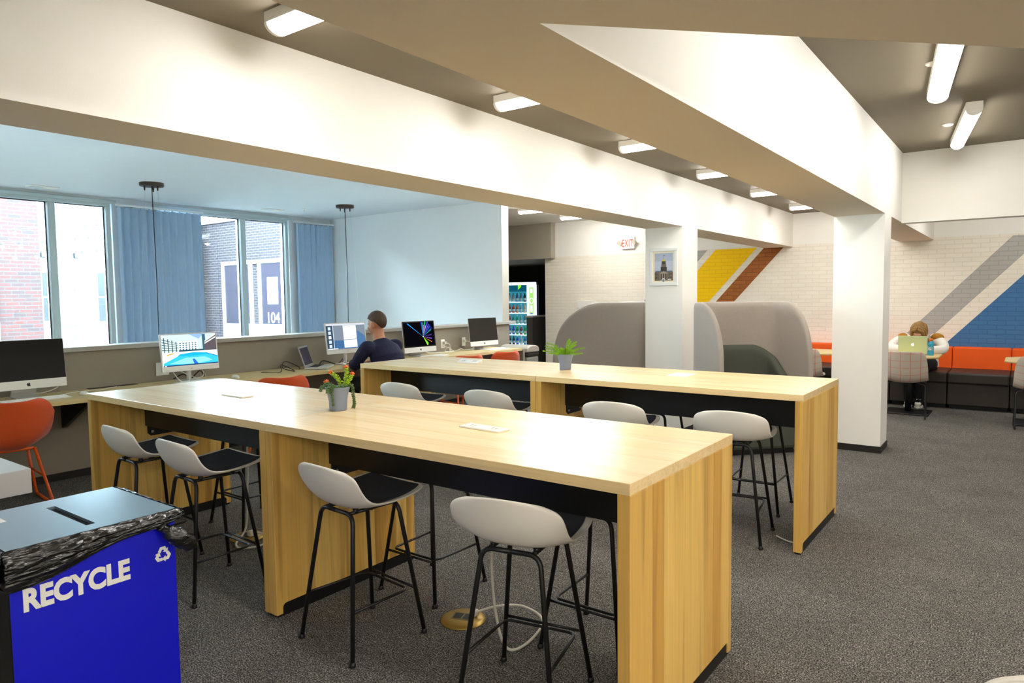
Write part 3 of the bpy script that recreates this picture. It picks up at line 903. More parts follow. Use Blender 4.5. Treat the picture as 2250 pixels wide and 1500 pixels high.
def doc_picture(w, h):
    it = []
    def a(p, c): it.append(([((x - .5) * w, (y - .5) * h) for x, y in p], scr(c, 1.0)))
    a(R4(0, 1, 0, 1), '#77828f'); a([(0, 0), (0, .36), (.35, .34), (.55, .3), (1, .45), (1, 0)], '#3d6590'); a([(.72, .6), (.8, .7), (1, .45), (1, .1), (.7, .1)], '#4b6f96')
    a(R4(0, 1, .93, 1), '#c9ccd3'); a(R4(0, .16, 0, .93), '#34465a'); a(R4(.16, .175, 0, .93), '#c6d4e4')
    for i in range(5):
        y = .76 - i * .175
        a(R4(.045, .11, y, y + .12), '#c2d2e2' if i != 2 else '#f2f7fc')
    a(R4(.42, .76, .36, .92), '#dfe8ef'); a(R4(.42, .76, .04, .34), '#e6edf4')
    for i in range(9): a(R4(.46, .71, .84 - i*.05, .845 - i*.05), '#b4bfca')
    for i in range(3): a(R4(.46, .66, .25 - i*.06, .255 - i*.06), '#b4bfca')
    a(R4(0, 1, 0, .025), '#54749b'); a(R4(0, .25, .0, .03), '#dbe6f2')
    return it
def aurora_picture(w, h):
    it = []
    def a(p, c, s=1.0): it.append(([((x - .5) * w, (y - .5) * h) for x, y in p], scr(c, s)))
    a(R4(0, 1, 0, 1), '#06060a')
    o = (.61, .38)
    def ray(ang, L, wd, c, s=1.0):
        dx, dy = math.cos(D2R(ang)), math.sin(D2R(ang)) * (w / h)
        px, py = -math.sin(D2R(ang)) * wd, math.cos(D2R(ang)) * wd * (w / h)
        e = (o[0] + dx*L, o[1] + dy*L)
        a([(o[0], o[1]), (e[0] + px, e[1] + py), (e[0] - px, e[1] - py)], c, s)
    for k in (('#0b1f52', 58, .40, .10), ('#161f63', 40, .40, .08), ('#0c3a2a', 85, .36, .06)):
        ray(k[1], k[2], k[3], k[0])
    for ang, L, wd, c in ((145, .60, .012, '#1d63d8'), (144, .58, .006, '#27b6d8'), (93, .37, .014, '#3a3fd0'), (88, .36, .008, '#38c9c9'), (73, .42, .012, '#39d46a'), (62, .42, .016, '#5a43d6'),
                          (53, .38, .010, '#7a46d8'), (45, .36, .014, '#3b50c8'), (30, .34, .02, '#1f7a6a'), (8, .3, .02, '#3f2d7c'), (-12, .3, .014, '#7a49c0'), (-28, .32, .010, '#d07a3a'),
                          (-48, .24, .012, '#5ccf2a'), (-55, .26, .02, '#6fd82a'), (-60, .26, .010, '#b6e63a'), (80, .3, .01, '#c65ad0'), (66, .3, .005, '#e7e7c0')):
        ray(ang, L, wd, c, 1.0)
    a(circ(o[0], o[1], .016, 12, .022), '#ffffff', 1.6)
    return it

def monitor(name, label, x, y, w, z0, z1, chin, kind, rz=0, tilt=6, pic=None, black=True):
    """screen faces local +x; z0/z1 bottom/top above the floor; stand reaches the desktop"""
    h = z1 - z0
    t = thing(name, label, 'computer', (x, y, DZ), rz, 'desktop computers on the window-side desk')
    T = Matrix.Translation((0, 0, z0 - DZ)) @ Matrix.Rotation(D2R(-tilt), 4, 'Y')
    hb = MB()
    hb.prism(rrect(-w/2, w/2, 0, h, .012), .012, fn=lambda u, v, q: (-.014 + q, u, v))
    hb.prism(rrect(-w/2+.03, w/2-.03, .03, h-.03, .02), .022, fn=lambda u, v, q: (-.034 + q, u, v))
    hb.xf(T); hb.build('housing', m_silver if black else m_bez, t)
    g = MB().box(-.002, .0, -w/2 + .002, w/2 - .002, chin, h - .003); g.xf(T)
    s = g.build('screen', m_scr if black else m_bez, t)
    cb = MB().box(-.002, .0004, -w/2 + .001, w/2 - .001, .002, chin); cb.xf(T); cb.build('chin', M('chin_white', '#e4e1da', .4, var=.01), t)
    bz = .018 if black else .012
    if pic:
        pw, ph = w - 2*bz, h - chin - 2*bz
        mt = T @ basis((.0006, 0, chin + (h - chin)/2), (0, 1, 0), (0, 0, 1))
        decal('screen_picture', pic(pw, ph), mt, s)
    mt = T @ basis((.0006, 0, chin*.52), (0, 1, 0), (0, 0, 1))
    if black: apple(t, mt, chin*.42, m_logo)
    else:
        b = MB(); b.add([mt @ Vector((px, py, .0006)) for px, py in circ(0, 0, .008)], [tuple(range(14))]); b.build('logo', m_silver, t)
    st = MB(); zz = z0 - DZ
    if black:   # bent sheet stand
        pr = [(-.13, .0), (.04, .0), (.045, .004), (-.10, .012), (-.085, zz*.6), (-.06, zz + .12), (-.07, zz + .12), (-.10, zz*.6)]
        st.prism(pr[::-1], .17, fn=lambda u, v, q: (u - .02, -.085 + q, v))
        st.build('stand', m_silver, t, bevel=.002)
    else:
        st.prism(rrect(-.14, .05, -.10, .10, .02), .012).tube([(-.06, 0, .01), (-.06, 0, zz + .05), (-.04, 0, zz + .1)], .022, 10)
        st.build('stand', m_bez, t)
    return t
mk = lambda z: 1.48 - (1.48 - z) * .989
MXX = -6.13
monitor('desktop_computer', 'big switched-off all-in-one computer with black screen and white chin, left photo edge', -6.16, 2.05, .53, mk(.806), mk(1.19), .068, 'a')
monitor('desktop_computer', 'white all-in-one computer showing a blue swimming pool', MXX, 3.335, .525, mk(.833), mk(1.181), .038, 'b', pic=pool_picture, black=False, rz=D2R(-3))
monitor('desktop_computer', 'white all-in-one computer showing a document page, in front of the man', MXX, 5.165, .555, mk(.861), mk(1.211), .04, 'b', pic=doc_picture, black=False, rz=D2R(-3), tilt=7)
monitor('desktop_computer', 'all-in-one computer with coloured light rays on its black screen, right of the man', MXX, 6.34, .535, mk(.786), mk(1.186), .066, 'a', pic=aurora_picture, rz=D2R(-4), tilt=7)
monitor('desktop_computer', 'switched-off all-in-one computer at the desk end near the vending machine', MXX, 7.63, .575, mk(.788), mk(1.185), .066, 'a', rz=D2R(-4), tilt=7)

m_key = M('keyboard_white', '#e9e6dd', .5, var=.01)
m_keyc = M('key_caps', '#f3f1ea', .5, var=.01)
def keyboard(label, x, y, w, rz=0):
    t = thing('keyboard', label, 'keyboard', (x, y, DZ), rz, 'keyboards on the desk')
    MB().prism([(-.06, .006), (.06, .001), (.06, .006), (-.06, .016)][::-1], w, fn=lambda u, v, q: (u, -w/2 + q, v)).build('body', m_key, t)
    n = int(w / .021); b = MB()
    for r in range(5):
        for c in range(n):
            y0 = -w/2 + .012 + c * (w - .024) / n
            xx = -.048 + r * .02
            z = .015 - (xx + .06) / .12 * .010
            b.box(xx, xx + .016, y0, y0 + (w - .024)/n - .004, z, z + .003)
    b.build('keys', m_keyc, t)
    return t
keyboard('white keyboard in front of the black-screened computer at the left edge', -6.0, 2.03, .46)
keyboard('white keyboard in front of the pool-picture computer', -5.98, 3.33, .44, D2R(4))
keyboard('white keyboard by the man\'s hands', -5.99, 5.22, .40)
keyboard('white keyboard in front of the computer with coloured light rays', -5.98, 6.42, .44)
keyboard('white keyboard in front of the switched-off computer at the desk end', -5.99, 7.72, .44)
def mouse(label, x, y):
    t = thing('mouse', label, 'mouse', (x, y, DZ), 0, 'mice on the desk')
    b = MB().ball((0, 0, .002), (.055, .03, .03), 16); b.v = [(p[0], p[1], max(p[2], 0)) for p in b.v]
    b.build('shell', m_key, t)
mouse('white mouse on the desk near the left end of the nearest tables', -6.02, 2.38)
mouse('white mouse right of the pool-picture computer', -6.02, 3.70)

# laptop beside the man
t = thing('laptop', 'open grey laptop with dark screen beside the man', 'laptop', (-6.07, 4.72, DZ), D2R(38))
bx('base', -.115, .115, -.17, .17, .004, .024, m_silver, t, bevel=.003)
kb = MB()
for r in range(5):
    for c in range(13):
        kb.box(-.085 + r*.02, -.069 + r*.02, -.15 + c*.0232, -.131 + c*.0232, .024, .026)
kb.build('keys', m_black, t)
lid = MB().box(-.006, .006, -.17, .17, 0, .225); q = MB().box(.0061, .0068, -.155, .155, .02, .205)
TL = Matrix.Translation((-.112, 0, .024)) @ Matrix.Rotation(D2R(-18), 4, 'Y')
lid.xf(TL); q.xf(TL)
l = lid.build('lid', M('laptop_grey', '#8d8c88', .4, .3), t, bevel=.003); q.build('screen', M('laptop_screen', '#2c2b4a', .2), l)

# wall outlets and cables
def outlet(label, y, z, w=.075, h=.12):
    t = thing('wall_outlet', label, 'wall outlet', (-6.42, y, z), 0, 'outlets on the half wall')
    bx('plate', 0, .008, -w/2, w/2, -h/2, h/2, m_whitep, t, bevel=.003)
    for s in (-.028, .028): bx('socket', .008, .0105, -.017, .017, s - .016, s + .016, m_key, t)
outlet('white wall plate partly behind the pool-picture computer', 3.21, .85, .12, .12)
outlet('white wall outlet right of the computer with coloured light rays, several plugs below', 7.06, .845)
outlet('white wall outlet left of the switched-off computer at the desk end', 7.50, .85)
def cable(label, pts, r, mat, plug=None):
    t = thing('cable', label, 'cable', (0, 0, 0))
    MB().tube(smooth_path(pts, 7), r, 7).build('wire', mat, t)
    if plug: bx('plug', plug[0]-.02, plug[0]+.02, plug[1]-.02, plug[1]+.02, plug[2]-.018, plug[2]+.018, mat, t, bevel=.005)
    return t
m_blk = M('black_cable', '#161514', .5)
cable('white cable behind the black-screened computer at the left edge', [(-6.3, 2.0, .83), (-6.28, 2.15, .76), (-6.25, 2.28, .80), (-6.28, 2.22, .86), (-6.3, 2.1, .85)], .004, m_cable)
cable('white cable trailing on the desk from the left keyboard to the mouse', [(-6.06, 2.25, .75), (-6.2, 2.35, .745), (-6.22, 2.5, .745), (-6.16, 2.55, .745), (-6.25, 2.68, .745), (-6.3, 2.75, .745)], .003, m_cable)
cable('white coiled cable hanging below the pool-picture computer', [(-6.25, 3.2, .87), (-6.14, 3.19, .80), (-6.10, 3.22, .75), (-6.10, 3.29, .747), (-6.14, 3.3, .80), (-6.22, 3.22, .86)], .005, m_cable)
cable('second white cable looped behind the pool-picture computer stand', [(-6.28, 3.35, .88), (-6.2, 3.36, .79), (-6.17, 3.42, .76), (-6.2, 3.49, .79), (-6.28, 3.5, .86), (-6.33, 3.58, .75)], .004, m_cable)
cable('black cable bundle under the pool-picture computer', [(-6.3, 3.25, .76), (-6.25, 3.32, .80), (-6.28, 3.4, .75), (-6.22, 3.46, .82), (-6.3, 3.55, .76), (-6.25, 3.5, .86)], .006, m_blk)
cable('tangled thin black cables left of the grey laptop', [(-6.2, 4.10, .745), (-6.05, 4.22, .745), (-6.2, 4.33, .80), (-6.12, 4.42, .745), (-6.0, 4.34, .745), (-6.1, 4.28, .78), (-6.22, 4.4, .83), (-6.2, 4.55, .76), (-6.12, 4.5, .745)], .004, m_blk)
cable('black cable with orange plug behind the laptop', [(-6.25, 4.85, .745), (-6.3, 4.95, .79), (-6.25, 5.1, .745), (-6.3, 5.25, .80), (-6.3, 5.3, .745)], .007, m_blk)
cable('white cable looping below the document-page computer', [(-6.28, 5.2, .90), (-6.2, 5.2, .80), (-6.17, 5.12, .75), (-6.2, 5.28, .745), (-6.25, 5.4, .80), (-6.32, 5.5, .86)], .005, m_cable)
cable('white cables hanging from the outlet right of the light-ray computer', [(-6.40, 7.07, .86), (-6.36, 7.13, .84), (-6.36, 7.15, .78), (-6.32, 7.10, .75), (-6.3, 7.05, .80), (-6.34, 7.02, .75), (-6.26, 7.1, .745), (-6.3, 6.7, .75), (-6.28, 6.55, .79)], .006, m_cable, (-6.39, 7.07, .86))
cable('second white cable under the outlet, running right along the desk', [(-6.4, 7.05, .81), (-6.33, 7.09, .79), (-6.3, 7.16, .745), (-6.25, 7.25, .77), (-6.28, 7.36, .745), (-6.22, 7.45, .75), (-6.27, 7.55, .745)], .006, m_cable)
cable('white cable from the outlet to the switched-off computer at the desk end', [(-6.41, 7.5, .86), (-6.36, 7.55, .85), (-6.33, 7.62, .80), (-6.33, 7.60, .75), (-6.2, 7.45, .746), (-6.24, 7.35, .746)], .005, m_cable, (-6.4, 7.5, .86))

# ------------------------------------------------------------------ orange chairs
m_orf = M('orange_wool', '#c9480a', .85, var=.10, vscale=120, bump=.25, bscale=420, sheen=.2)
m_orm = M('orange_metal', '#e0570d', .4, var=.04)
def make_orange(label, loc, rz):
    """upholstered shell chair on a sled frame, faces local +y"""
    t = thing('upholstered_chair', label, 'chair', loc, rz, 'orange chairs at the desk')
    P = [(.23, .455, .20), (.22, .445, .225), (.14, .435, .24), (.03, .425, .25), (-.08, .425, .255), (-.15, .445, .26), (-.195, .50, .262), (-.215, .58, .26), (-.23, .66, .252), (-.242, .73, .235), (-.248, .77, .20), (-.25, .785, .15)]
    g = []; n = len(P) - 1
    for i, (y, z, hw) in enumerate(P):
        f = i / n
        lift = .02 + .20 * math.exp(-((f - .48) / .17) ** 2)
        lift *= 1 - max(0, (f - .7) / .3)
        wr = 0 if f < .35 else .10 * min(1, (f - .35) / .3)
        g.append([(hw * u, y + wr * abs(u) ** 2.2, z + lift * abs(u) ** 2.5) for u in [-1 + 2*k/16 for k in range(17)]])
    MB().sheet(g).build('seat_shell', m_orf, t, solid=.022, sub=2, offset=0)
    for s in (-1, 1):
        pts = round_path([(s*.13, -.10, .425), (s*.20, -.235, .011), (s*.20, .235, .011), (s*.13, .12, .425)], .045, 6)
        f = MB().tube(pts, .011, 10)
        f.tube([(s*.164, -.165, .22), (s*.164, .178, .22)], .008, 8)
        f.build('sled_leg', m_orm, t)
    for y in (-.09, .11): MB().tube([(-.13, y, .42), (.13, y, .42)], .011, 8).build('cross_rail', m_orm, t)
    return t
oc = make_orange('orange upholstered chair at the left photo edge, behind the grey slab table', (-5.90, 1.82, 0), D2R(84))
for lb, x, y, r in (('orange upholstered chair facing the desk, near the pool-picture computer', -5.52, 3.80, 76),
                    ('orange upholstered chair the man sits on', -5.40, 5.12, 80),
                    ('orange upholstered chair at the desk right of the light-ray computer', -5.50, 6.36, 78),
                    ('orange upholstered chair nearest the desk end panel', -5.46, 7.06, 80)):
    dup(oc, lb, (x, y, 0), D2R(r))

# ------------------------------------------------------------------ grey slab table at the left edge
m_slab = M('grey_laminate', '#b5b3b0', .5, var=.03, bump=.1)
t = thing('slab_table', 'thick light grey slab table cut by the left photo edge', 'table', (-3.95, .40, 0))
bx('tabletop', -.42, .42, -.76, .765, .635, .745, m_slab, t, bevel=.003)
bx('leg', -.35, .35, -.70, -.60, 0, .635, m_slab, t)

# ------------------------------------------------------------------ recycling bin
m_blue = M('recycling_blue', '#0008c0', .42, var=.02)
m_lid = M('bin_lid_steel', '#7f93a0', .28, .45, var=.03)
def bag_mat():
    m, t, b, out = nt('black_bin_liner')
    v = coords(t, (7, 5, 34), (D2R(24), 0, 0)); v2 = coords(t, (22, 16, 60), (D2R(-18), 0, 0))
    hs = []
    for q in (v, v2):
        n = node(t, 'ShaderNodeTexNoise'); n.inputs['Scale'].default_value = 1.0; n.inputs['Detail'].default_value = 5; n.inputs['Distortion'].default_value = 1.2
        t.links.new(q, n.inputs['Vector']); hs.append(n.outputs['Fac'])
    ad = node(t, 'ShaderNodeMath', operation='MULTIPLY_ADD'); ad.inputs[1].default_value = .35
    t.links.new(hs[1], ad.inputs[0]); t.links.new(hs[0], ad.inputs[2])
    bp = node(t, 'ShaderNodeBump'); bp.inputs['Strength'].default_value = .55; bp.inputs['Distance'].default_value = .016
    t.links.new(ad.outputs[0], bp.inputs['Height']); t.links.new(bp.outputs[0], b.inputs['Normal'])
    b.inputs['Base Color'].default_value = lin('#0c0b09'); b.inputs['Roughness'].default_value = .2; b.inputs['Specular IOR Level'].default_value = .8
    return m
m_bag = bag_mat()
BX0, BX1, BY0, BY1, BH = -2.815, -2.345, .70, 1.192, .765
t = thing('recycling_bin', 'blue recycling bin with black liner and slotted grey-blue lid', 'recycling bin', (0, 0, 0))
bd = MB().box(BX0, BX1, BY0, BY1, 0.0, BH - .012, 0, faces={2: 1}).build('body', [m_blue, M('bin_side_black', '#0a0a0b', .5)], t, bevel=.006)
# lid with a real slot through it
ly = BH - .012; slot = (-2.72, -2.40, .935, .963)
lid = MB()
for k in ((BX0-.004, BX1+.004, BY0-.004, slot[2]), (BX0-.004, BX1+.004, slot[3], BY1+.004), (BX0-.004, slot[0], slot[2], slot[3]), (slot[1], BX1+.004, slot[2], slot[3])):
    lid.box(k[0], k[1], k[2], k[3], ly, BH)
lid.build('lid', m_lid, t)
bx('slot', slot[0], slot[1], slot[2], slot[3], ly, ly + .0015, M('slot_dark', '#030303', .9), t)
bx('sticker', -2.72, -2.66, .742, .80, BH, BH + .001, m_whitep, t)
# liner folded over the rim: a crumpled skirt, deeper at the near corner
def skirt(name, p0, p1, nrm, d0, d1, N=90, K=14, seed=1):
    r = random.Random(seed); ph = [r.uniform(0, 6) for _ in range(8)]
    P0, P1, nv = Vector(p0), Vector(p1), Vector(nrm)
    g = []
    for j in range(K + 1):
        v = j / K; row = []
        for i in range(N + 1):
            u = i / N
            dep = d0 + (d1 - d0) * u + .008 * math.sin(9*u + ph[0])
            tri = lambda q: 2*abs(q - math.floor(q + .5))           # sharp pleat profile
            pull = v*2.6 + (u - 1)*1.1*(1 - .5*v)                    # folds fan out from the knot at the far end
            w = .006 + .015*tri(pull*1.7 + .15*math.sin(9*u + ph[1])) + .006*tri(pull*3.9 + .3*math.sin(5*u + ph[2]))
            w += .010*(1 - v)*tri(7*u + 1.1*v + .4*math.sin(13*u + ph[3])) * min(1, 4*v)
            w = .004 + (w - .004) * min(1, .12 + 3.2*v)
            w = max(w, .002) * (0.45 + .75*math.sin(PI * min(1, v*1.02)))
            row.append(P0.lerp(P1, u) + nv * (w + .003) + Vector((0, 0, .004 + .0015*math.sin(55*u + ph[5])*(1 - v) - dep * v)))
        g.append(row)
    return MB().sheet(g, flip=False).build(name, m_bag, t, solid=.0015)
skirt('bin_liner', (BX1+.004, BY0-.016, BH-.004), (BX1+.004, BY1+.01, BH-.004), (1, 0, 0), .128, .028, seed=2)
skirt('bin_liner', (BX1, BY1+.004, BH-.004), (BX0, BY1+.004, BH-.004), (0, 1, 0), .05, .03, N=60, seed=5)
skirt('bin_liner', (BX0, BY0-.004, BH-.004), (BX1+.014, BY0-.004, BH-.004), (0, -1, 0), .11, .128, N=60, seed=9)
kn = MB()
kp = Vector((BX1 + .022, BY1 - .055, BH - .048))
kn.ball(kp, (.014, .016, .014), 12)
tl = smooth_path([kp, kp + Vector((.02, .03, -.03)), kp + Vector((.025, .075, -.07)), kp + Vector((.02, .10, -.088))], 8)
rr = [.010, .012, .015, .019, .022, .025, .027, .029, .030, .031, .032, .032, .031, .030, .029, .028, .027, .026, .025, .023, .020, .017, .013, .008, .003]
kn.tube(tl, rr[:len(tl)], 12)
r_ = random.Random(4)
kn.v = [(p[0] + .0025*math.sin(p[1]*260 + p[2]*90), p[1] + .003*math.sin(p[2]*210), p[2] + .003*math.sin(p[1]*190 + p[0]*150)) for p in kn.v]
kn.build('liner_knot', m_bag, t)
m_let = M('sign_white', '#e9e6df', .5, var=.01)
fm = lambda y, z: basis((BX1 + .0005, y, z), (0, 1, 0), (0, 0, 1))
text_mesh('lettering', 'RECYCLE', .09, m_let, bd, fm(.732, .572) @ Matrix.Diagonal((.81, 1, 1, 1)), extrude=.0008, bold=.0042, space=1.02)
# recycling symbol: three folded arrows chasing each other
sy = MB(); sc_ = [0]; ms = basis((BX1 + .0012, 1.146, .616), (0, 1, 0), (0, 0, 1))
TRI = [Vector((math.cos(D2R(90 - 120*k)), math.sin(D2R(90 - 120*k)))) for k in range(3)]
for k in range(3):
    P, A, B = TRI[k], TRI[k-1], TRI[(k+1) % 3]
    def seg(p, q, w=.17):
        sc_[0] += .00012
        d = (q - p).normalized(); n_ = Vector((-d.y, d.x)) * w
        sy.add([ms @ Vector((v.x*.031, v.y*.031, sc_[0])) for v in (p + n_, p - n_, q - n_, q + n_)], [(0, 1, 2, 3)])
    a_, c1, c2, b_ = P + (A - P)*.46, P + (A - P)*.20, P + (B - P)*.20, P + (B - P)*.34
    seg(a_, c1 + (c1 - a_).normalized()*.10); seg(c1 + (c1 - c2).normalized()*.12, c2 + (c2 - c1).normalized()*.12); seg(c2 - (b_ - c2).normalized()*.10, b_)
    d = (B - P).normalized(); n_ = Vector((-d.y, d.x))
    sy.add([ms @ Vector((v.x*.031, v.y*.031, sc_[0] + .0002)) for v in (b_ + n_*.36, b_ - n_*.36, b_ + d*.40)], [(0, 1, 2)])
sy.build('recycling_symbol', m_let, bd)

# trash receptacle at the desk end
t = thing('trash_can', 'grey trash can with rounded silver lid at the desk end', 'trash can', (-6.06, 8.36, 0))
bx('body', -.25, .25, -.15, .15, 0, .60, M('can_grey', '#8a857c', .4, .2), t, bevel=.03)
bx('band', -.255, .255, -.155, .155, .60, .66, m_black, t, bevel=.02)
g = MB().prism([(-.155, 0)] + [(-.155*math.cos(PI*i/12), .02 + .085*math.sin(PI*i/12)**.6) for i in range(13)] + [(.155, 0)], .52, fn=lambda u, v, w: (-.26 + w, u, .66 + v))
g.build('lid', M('lid_silver', '#b9b0a2', .3, .3), t, bevel=.035, segs=3)

# ------------------------------------------------------------------ vending machine
t = thing('vending_machine', 'lit drinks vending machine in the dark alcove', 'vending machine', (-9.2, 12.75, 0))
m_vb = M('vending_black', '#101214', .3)
VW0, VW1 = -1.0, .235
cab = MB().box(VW0, .47, .60, .64, 0, 1.80).box(VW0, VW0+.05, 0, .6, 0, 1.8).box(.47-.03, .47, .05, .6, 0, 1.8).box(VW0, .47, 0.0, .6, 1.74, 1.80).box(VW0, .47, .02, .6, 0, .36).box(.235, .44, .03, .6, .36, 1.74)
cab.build('cabinet', m_vb, t)
fr = MB().box(VW0, VW1, -.02, .0, 1.74, 1.80).box(.195, .255, -.02, .0, 0, 1.80)
fr.build('front_frame', E('#eef4ff', 0.75, 'vending_glow'), t)
bx('header_panel', VW0+.05, .195, -.005, .0, 1.60, 1.74, E('#0d4a5c', 0.50, 'vending_glow'), t)
hp = MB(); hp.add([(-.06, -.0065, 1.74), (.03, -.0065, 1.74), (.03, -.0065, 1.70), (-.06, -.0065, 1.63)], [(3, 2, 1, 0)]); hp.build('header_mark', E('#7fd22a', 0.50, 'vending_glow'), t)
bx('back_light', VW0+.05, .195, .56, .565, .36, 1.60, E('#2f7f93', 0.50, 'vending_glow'), t)
cp = bx('control_panel', .255, .44, -.06, .03, .92, 1.80, E('#cfdcf2', 0.55, 'vending_glow'), t, bevel=.02)
cpm = [E('#9ad06a', 0.50, 'vending_glow'), E('#f4fff0', 0.65, 'vending_glow'), E('#5a5ae0', 0.50, 'vending_glow')]
def fmv(x, z): return basis((x, -.0605, z), (1, 0, 0), (0, 0, 1))
decal('control_labels', [(R4(-.055, .055, -.30, .30), cpm[0]), (R4(-.03, .03, .18, .27), cpm[1]), (circ(0, -.0, .05, 20, .07), cpm[1]), (circ(.004, .005, .036, 20, .055), cpm[0]), (R4(-.028, .028, -.24, -.10), cpm[1]),
                     (R4(-.03, .03, -.29, -.27), cpm[2])], fmv(.348, 1.38), cp)
bx('lower_panel', VW0+.05, .195, -.01, .0, .0, .36, E('#0d4a5c', 0.50, 'vending_glow'), t)
text_mesh('lettering', 'ALWAYS OPEN', .07, E('#7fb4bb', 0.45, 'vending_glow'), t, basis((-.42, -.0105, .20), (1, 0, 0), (0, 0, 1)), space=.95) if False else None
rows = [1.36, 1.11, .86, .615, .385]
for z in rows:
    bx('shelf', VW0+.05, .195, .03, .56, z - .022, z, E('#dfeaf2', 0.55, 'vending_glow'), t)
bx('front_glass', VW0+.05, .195, -.004, -.002, .36, 1.60, glass_mat('vending_glass'), t)
# bottles: every one a thing standing on its shelf
palette = [['#e8eef2', '#dfe6ee', '#7f93d0', '#9fb6d6', '#2a3a40', '#dfe6ee'], ['#8a2a2e', '#c23a2a', '#e07a2a', '#9cc4dc', '#e9c9a8', '#e6d0b8'],
           ['#a83244', '#2fae8f', '#1fb58c', '#8fc6c0', '#5fa3a6', '#3c8f90'], ['#2f63c0', '#1f58c8', '#2aa84a', '#c23a50', '#22b04a', '#38c040'],
           ['#332a30', '#2b2f36', '#3a5fc8', '#d6dde6', '#2a86c8', '#e0604a']]
caps = [['#2a3a40'] * 6, ['#26343a', '#26343a', '#3a57b8', '#dfe6ee', '#e9b48a', '#e9d6c8'], ['#d6a0a6', '#2f8f7f', '#d8eee6', '#bfe0dc', '#2f8f90', '#2f8f90'],
        ['#2a4fb0', '#2a4fb0', '#c8e22a', '#e0c0c8', '#2f9f50', '#c8e22a'], ['#8a2a3a', '#8a2a3a', '#c8d0ea', '#e8eef2', '#e8b02a', '#e8702a']]
cname = {0: 'clear', 1: 'warm-coloured', 2: 'green', 3: 'bright', 4: 'dark'}
rown = ['top', 'second', 'third', 'fourth', 'bottom']
coln = ['first', 'second', 'third', 'fourth', 'fifth', 'last']
bm = {}
def em(c):
    if c not in bm: bm[c] = M('bottle_' + c[1:], c, .25, var=.02)
    return bm[c]
for r, z in enumerate(rows):
    for c in range(6):
        k = thing('drink_bottle', '%s bottle from the left on the %s vending machine shelf' % (coln[c], rown[r]), 'bottle',
                  (-9.2 - .38 + c * .108, 12.75 + .10, z), 0, 'drinks in the vending machine')
        MB().lathe([(.028, 0), (.032, .01), (.032, .11), (.026, .135), (.014, .165), (.013, .175)], 12).build('body', em(palette[r][c]), k)
        MB().lathe([(.0145, .175), (.0145, .195)], 10).build('cap', em(caps[r][c]), k)
        MB().lathe([(.0325, .035), (.0325, .085)], 12, capb=False, capt=False).build('wrapper', em('#eef2f2'), k)

# ------------------------------------------------------------------ curtains, pendants, vents
m_cur = M('slate_blue_curtain', '#a9c3df', .9, var=.03, bump=.1, trans=0.0)
m_rail = M('curtain_rail', '#dfe6ea', .4, var=.01)
def curtain(label, y0, y1, folds, x=-10.31, zt=2.80, zb=-.6, seed=0):
    r = random.Random(seed)
    t = thing('curtain', label, 'curtain', (0, 0, 0), 0, 'curtains at the tall windows')
    N = folds * 10; g = []
    off = [r.uniform(-.3, .3) for _ in range(folds + 2)]
    for j in range(9):
        v = j / 8; row = []
        for i in range(N + 1):
            u = i / N
            ph = u * folds + off[int(u * folds)] * .25 * math.sin(PI * ((u * folds) % 1))
            a = .045 * (0.75 + .25 * v)
            w = math.sin(2 * PI * ph)
            row.append((x + a * w * (1 + .2*math.sin(5*u + 2*v)), y0 + (y1 - y0) * u + .008*math.sin(4*PI*ph + v), zt + (zb - zt) * v))
        g.append(row)
    MB().sheet(g).build('cloth', m_cur, t)
    MB().box(x - .03, x + .015, y0 - .03, y1 + .03, zt + .015, zt + .045).build('rail', m_rail, t)
    hk = MB()
    for i in range(folds + 1): hk.box(x - .008, x + .008, y0 + (y1-y0)*i/folds - .008, y0 + (y1-y0)*i/folds + .008, zt - .01, zt + .016)
    hk.build('hook_tape', m_cur, t)
curtain('slate blue curtain hanging between the two tall windows', 4.62, 5.86, 11, seed=1)
curtain('slate blue curtain at the right end of the window wall', 7.60, 8.39, 7, seed=2)
m_bronze = M('bronze_canopy', '#4a3d33', .4, .5)
def pendant(label, x, y):
    t = thing('pendant_light', label, 'pendant light', (x, y, 2.94), 0, 'pendants over the open well')
    MB().lathe([(.0, -.04), (.135, -.04), (.14, -.032), (.14, 0)], 28, capt=False).build('canopy', m_bronze, t)
    for k in range(3):
        a = 2*PI*k/3 + .4
        px, py = .085*math.cos(a), .085*math.sin(a)
        MB().lathe([(.0, -.10), (.008, -.095), (.011, -.06), (.011, -.04)], 8, (px, py, 0), capt=False).build('cord_grip', m_bronze, t)
        MB().tube([(px, py, -.09), (px*3, py*3, -2.55)], .0012, 5).build('hanging_wire', m_silver, t)
    MB().tube([(0, 0, -.04), (0.012, .006, -1.2), (0, 0, -2.55)], .005, 7).build('cord', m_blk, t)
    MB().lathe([(.34, -2.75), (.34, -2.55), (.30, -2.55)], 32, capb=True, capt=True).build('shade', m_bronze, t)
pendant('bronze pendant canopy and cords in front of the middle curtain', -8.78, 4.36)
pendant('bronze pendant canopy and cords in front of the white wall', -8.65, 7.30)
def vent(label, x, y, w=.16):
    t = thing('ceiling_vent', label, 'air vent', (x, y, 2.94), 0, 'vents in the pale ceiling')
    bx('frame', -.09, .09, -w, w, -.012, 0, m_whitep, t, bevel=.003)
    for s in (-1, 1):
        b = MB()
        for k in range(4): b.box(-.06 + k*.034, -.04 + k*.034, (-w + .02 if s < 0 else .01), (-.01 if s < 0 else w - .02), -.0135, -.012)
        b.build('grille', m_alu if s < 0 else m_whitep, t)
vent('white ceiling vent near the left photo edge above the left window', -10.05, 3.62)
vent('white ceiling vent left of the second window pane, far ceiling', -9.9, 6.86)
t = thing('sprinkler', 'small white sprinkler head on the pale ceiling near the right curtain', 'sprinkler', (-9.42, 7.11, 2.94))
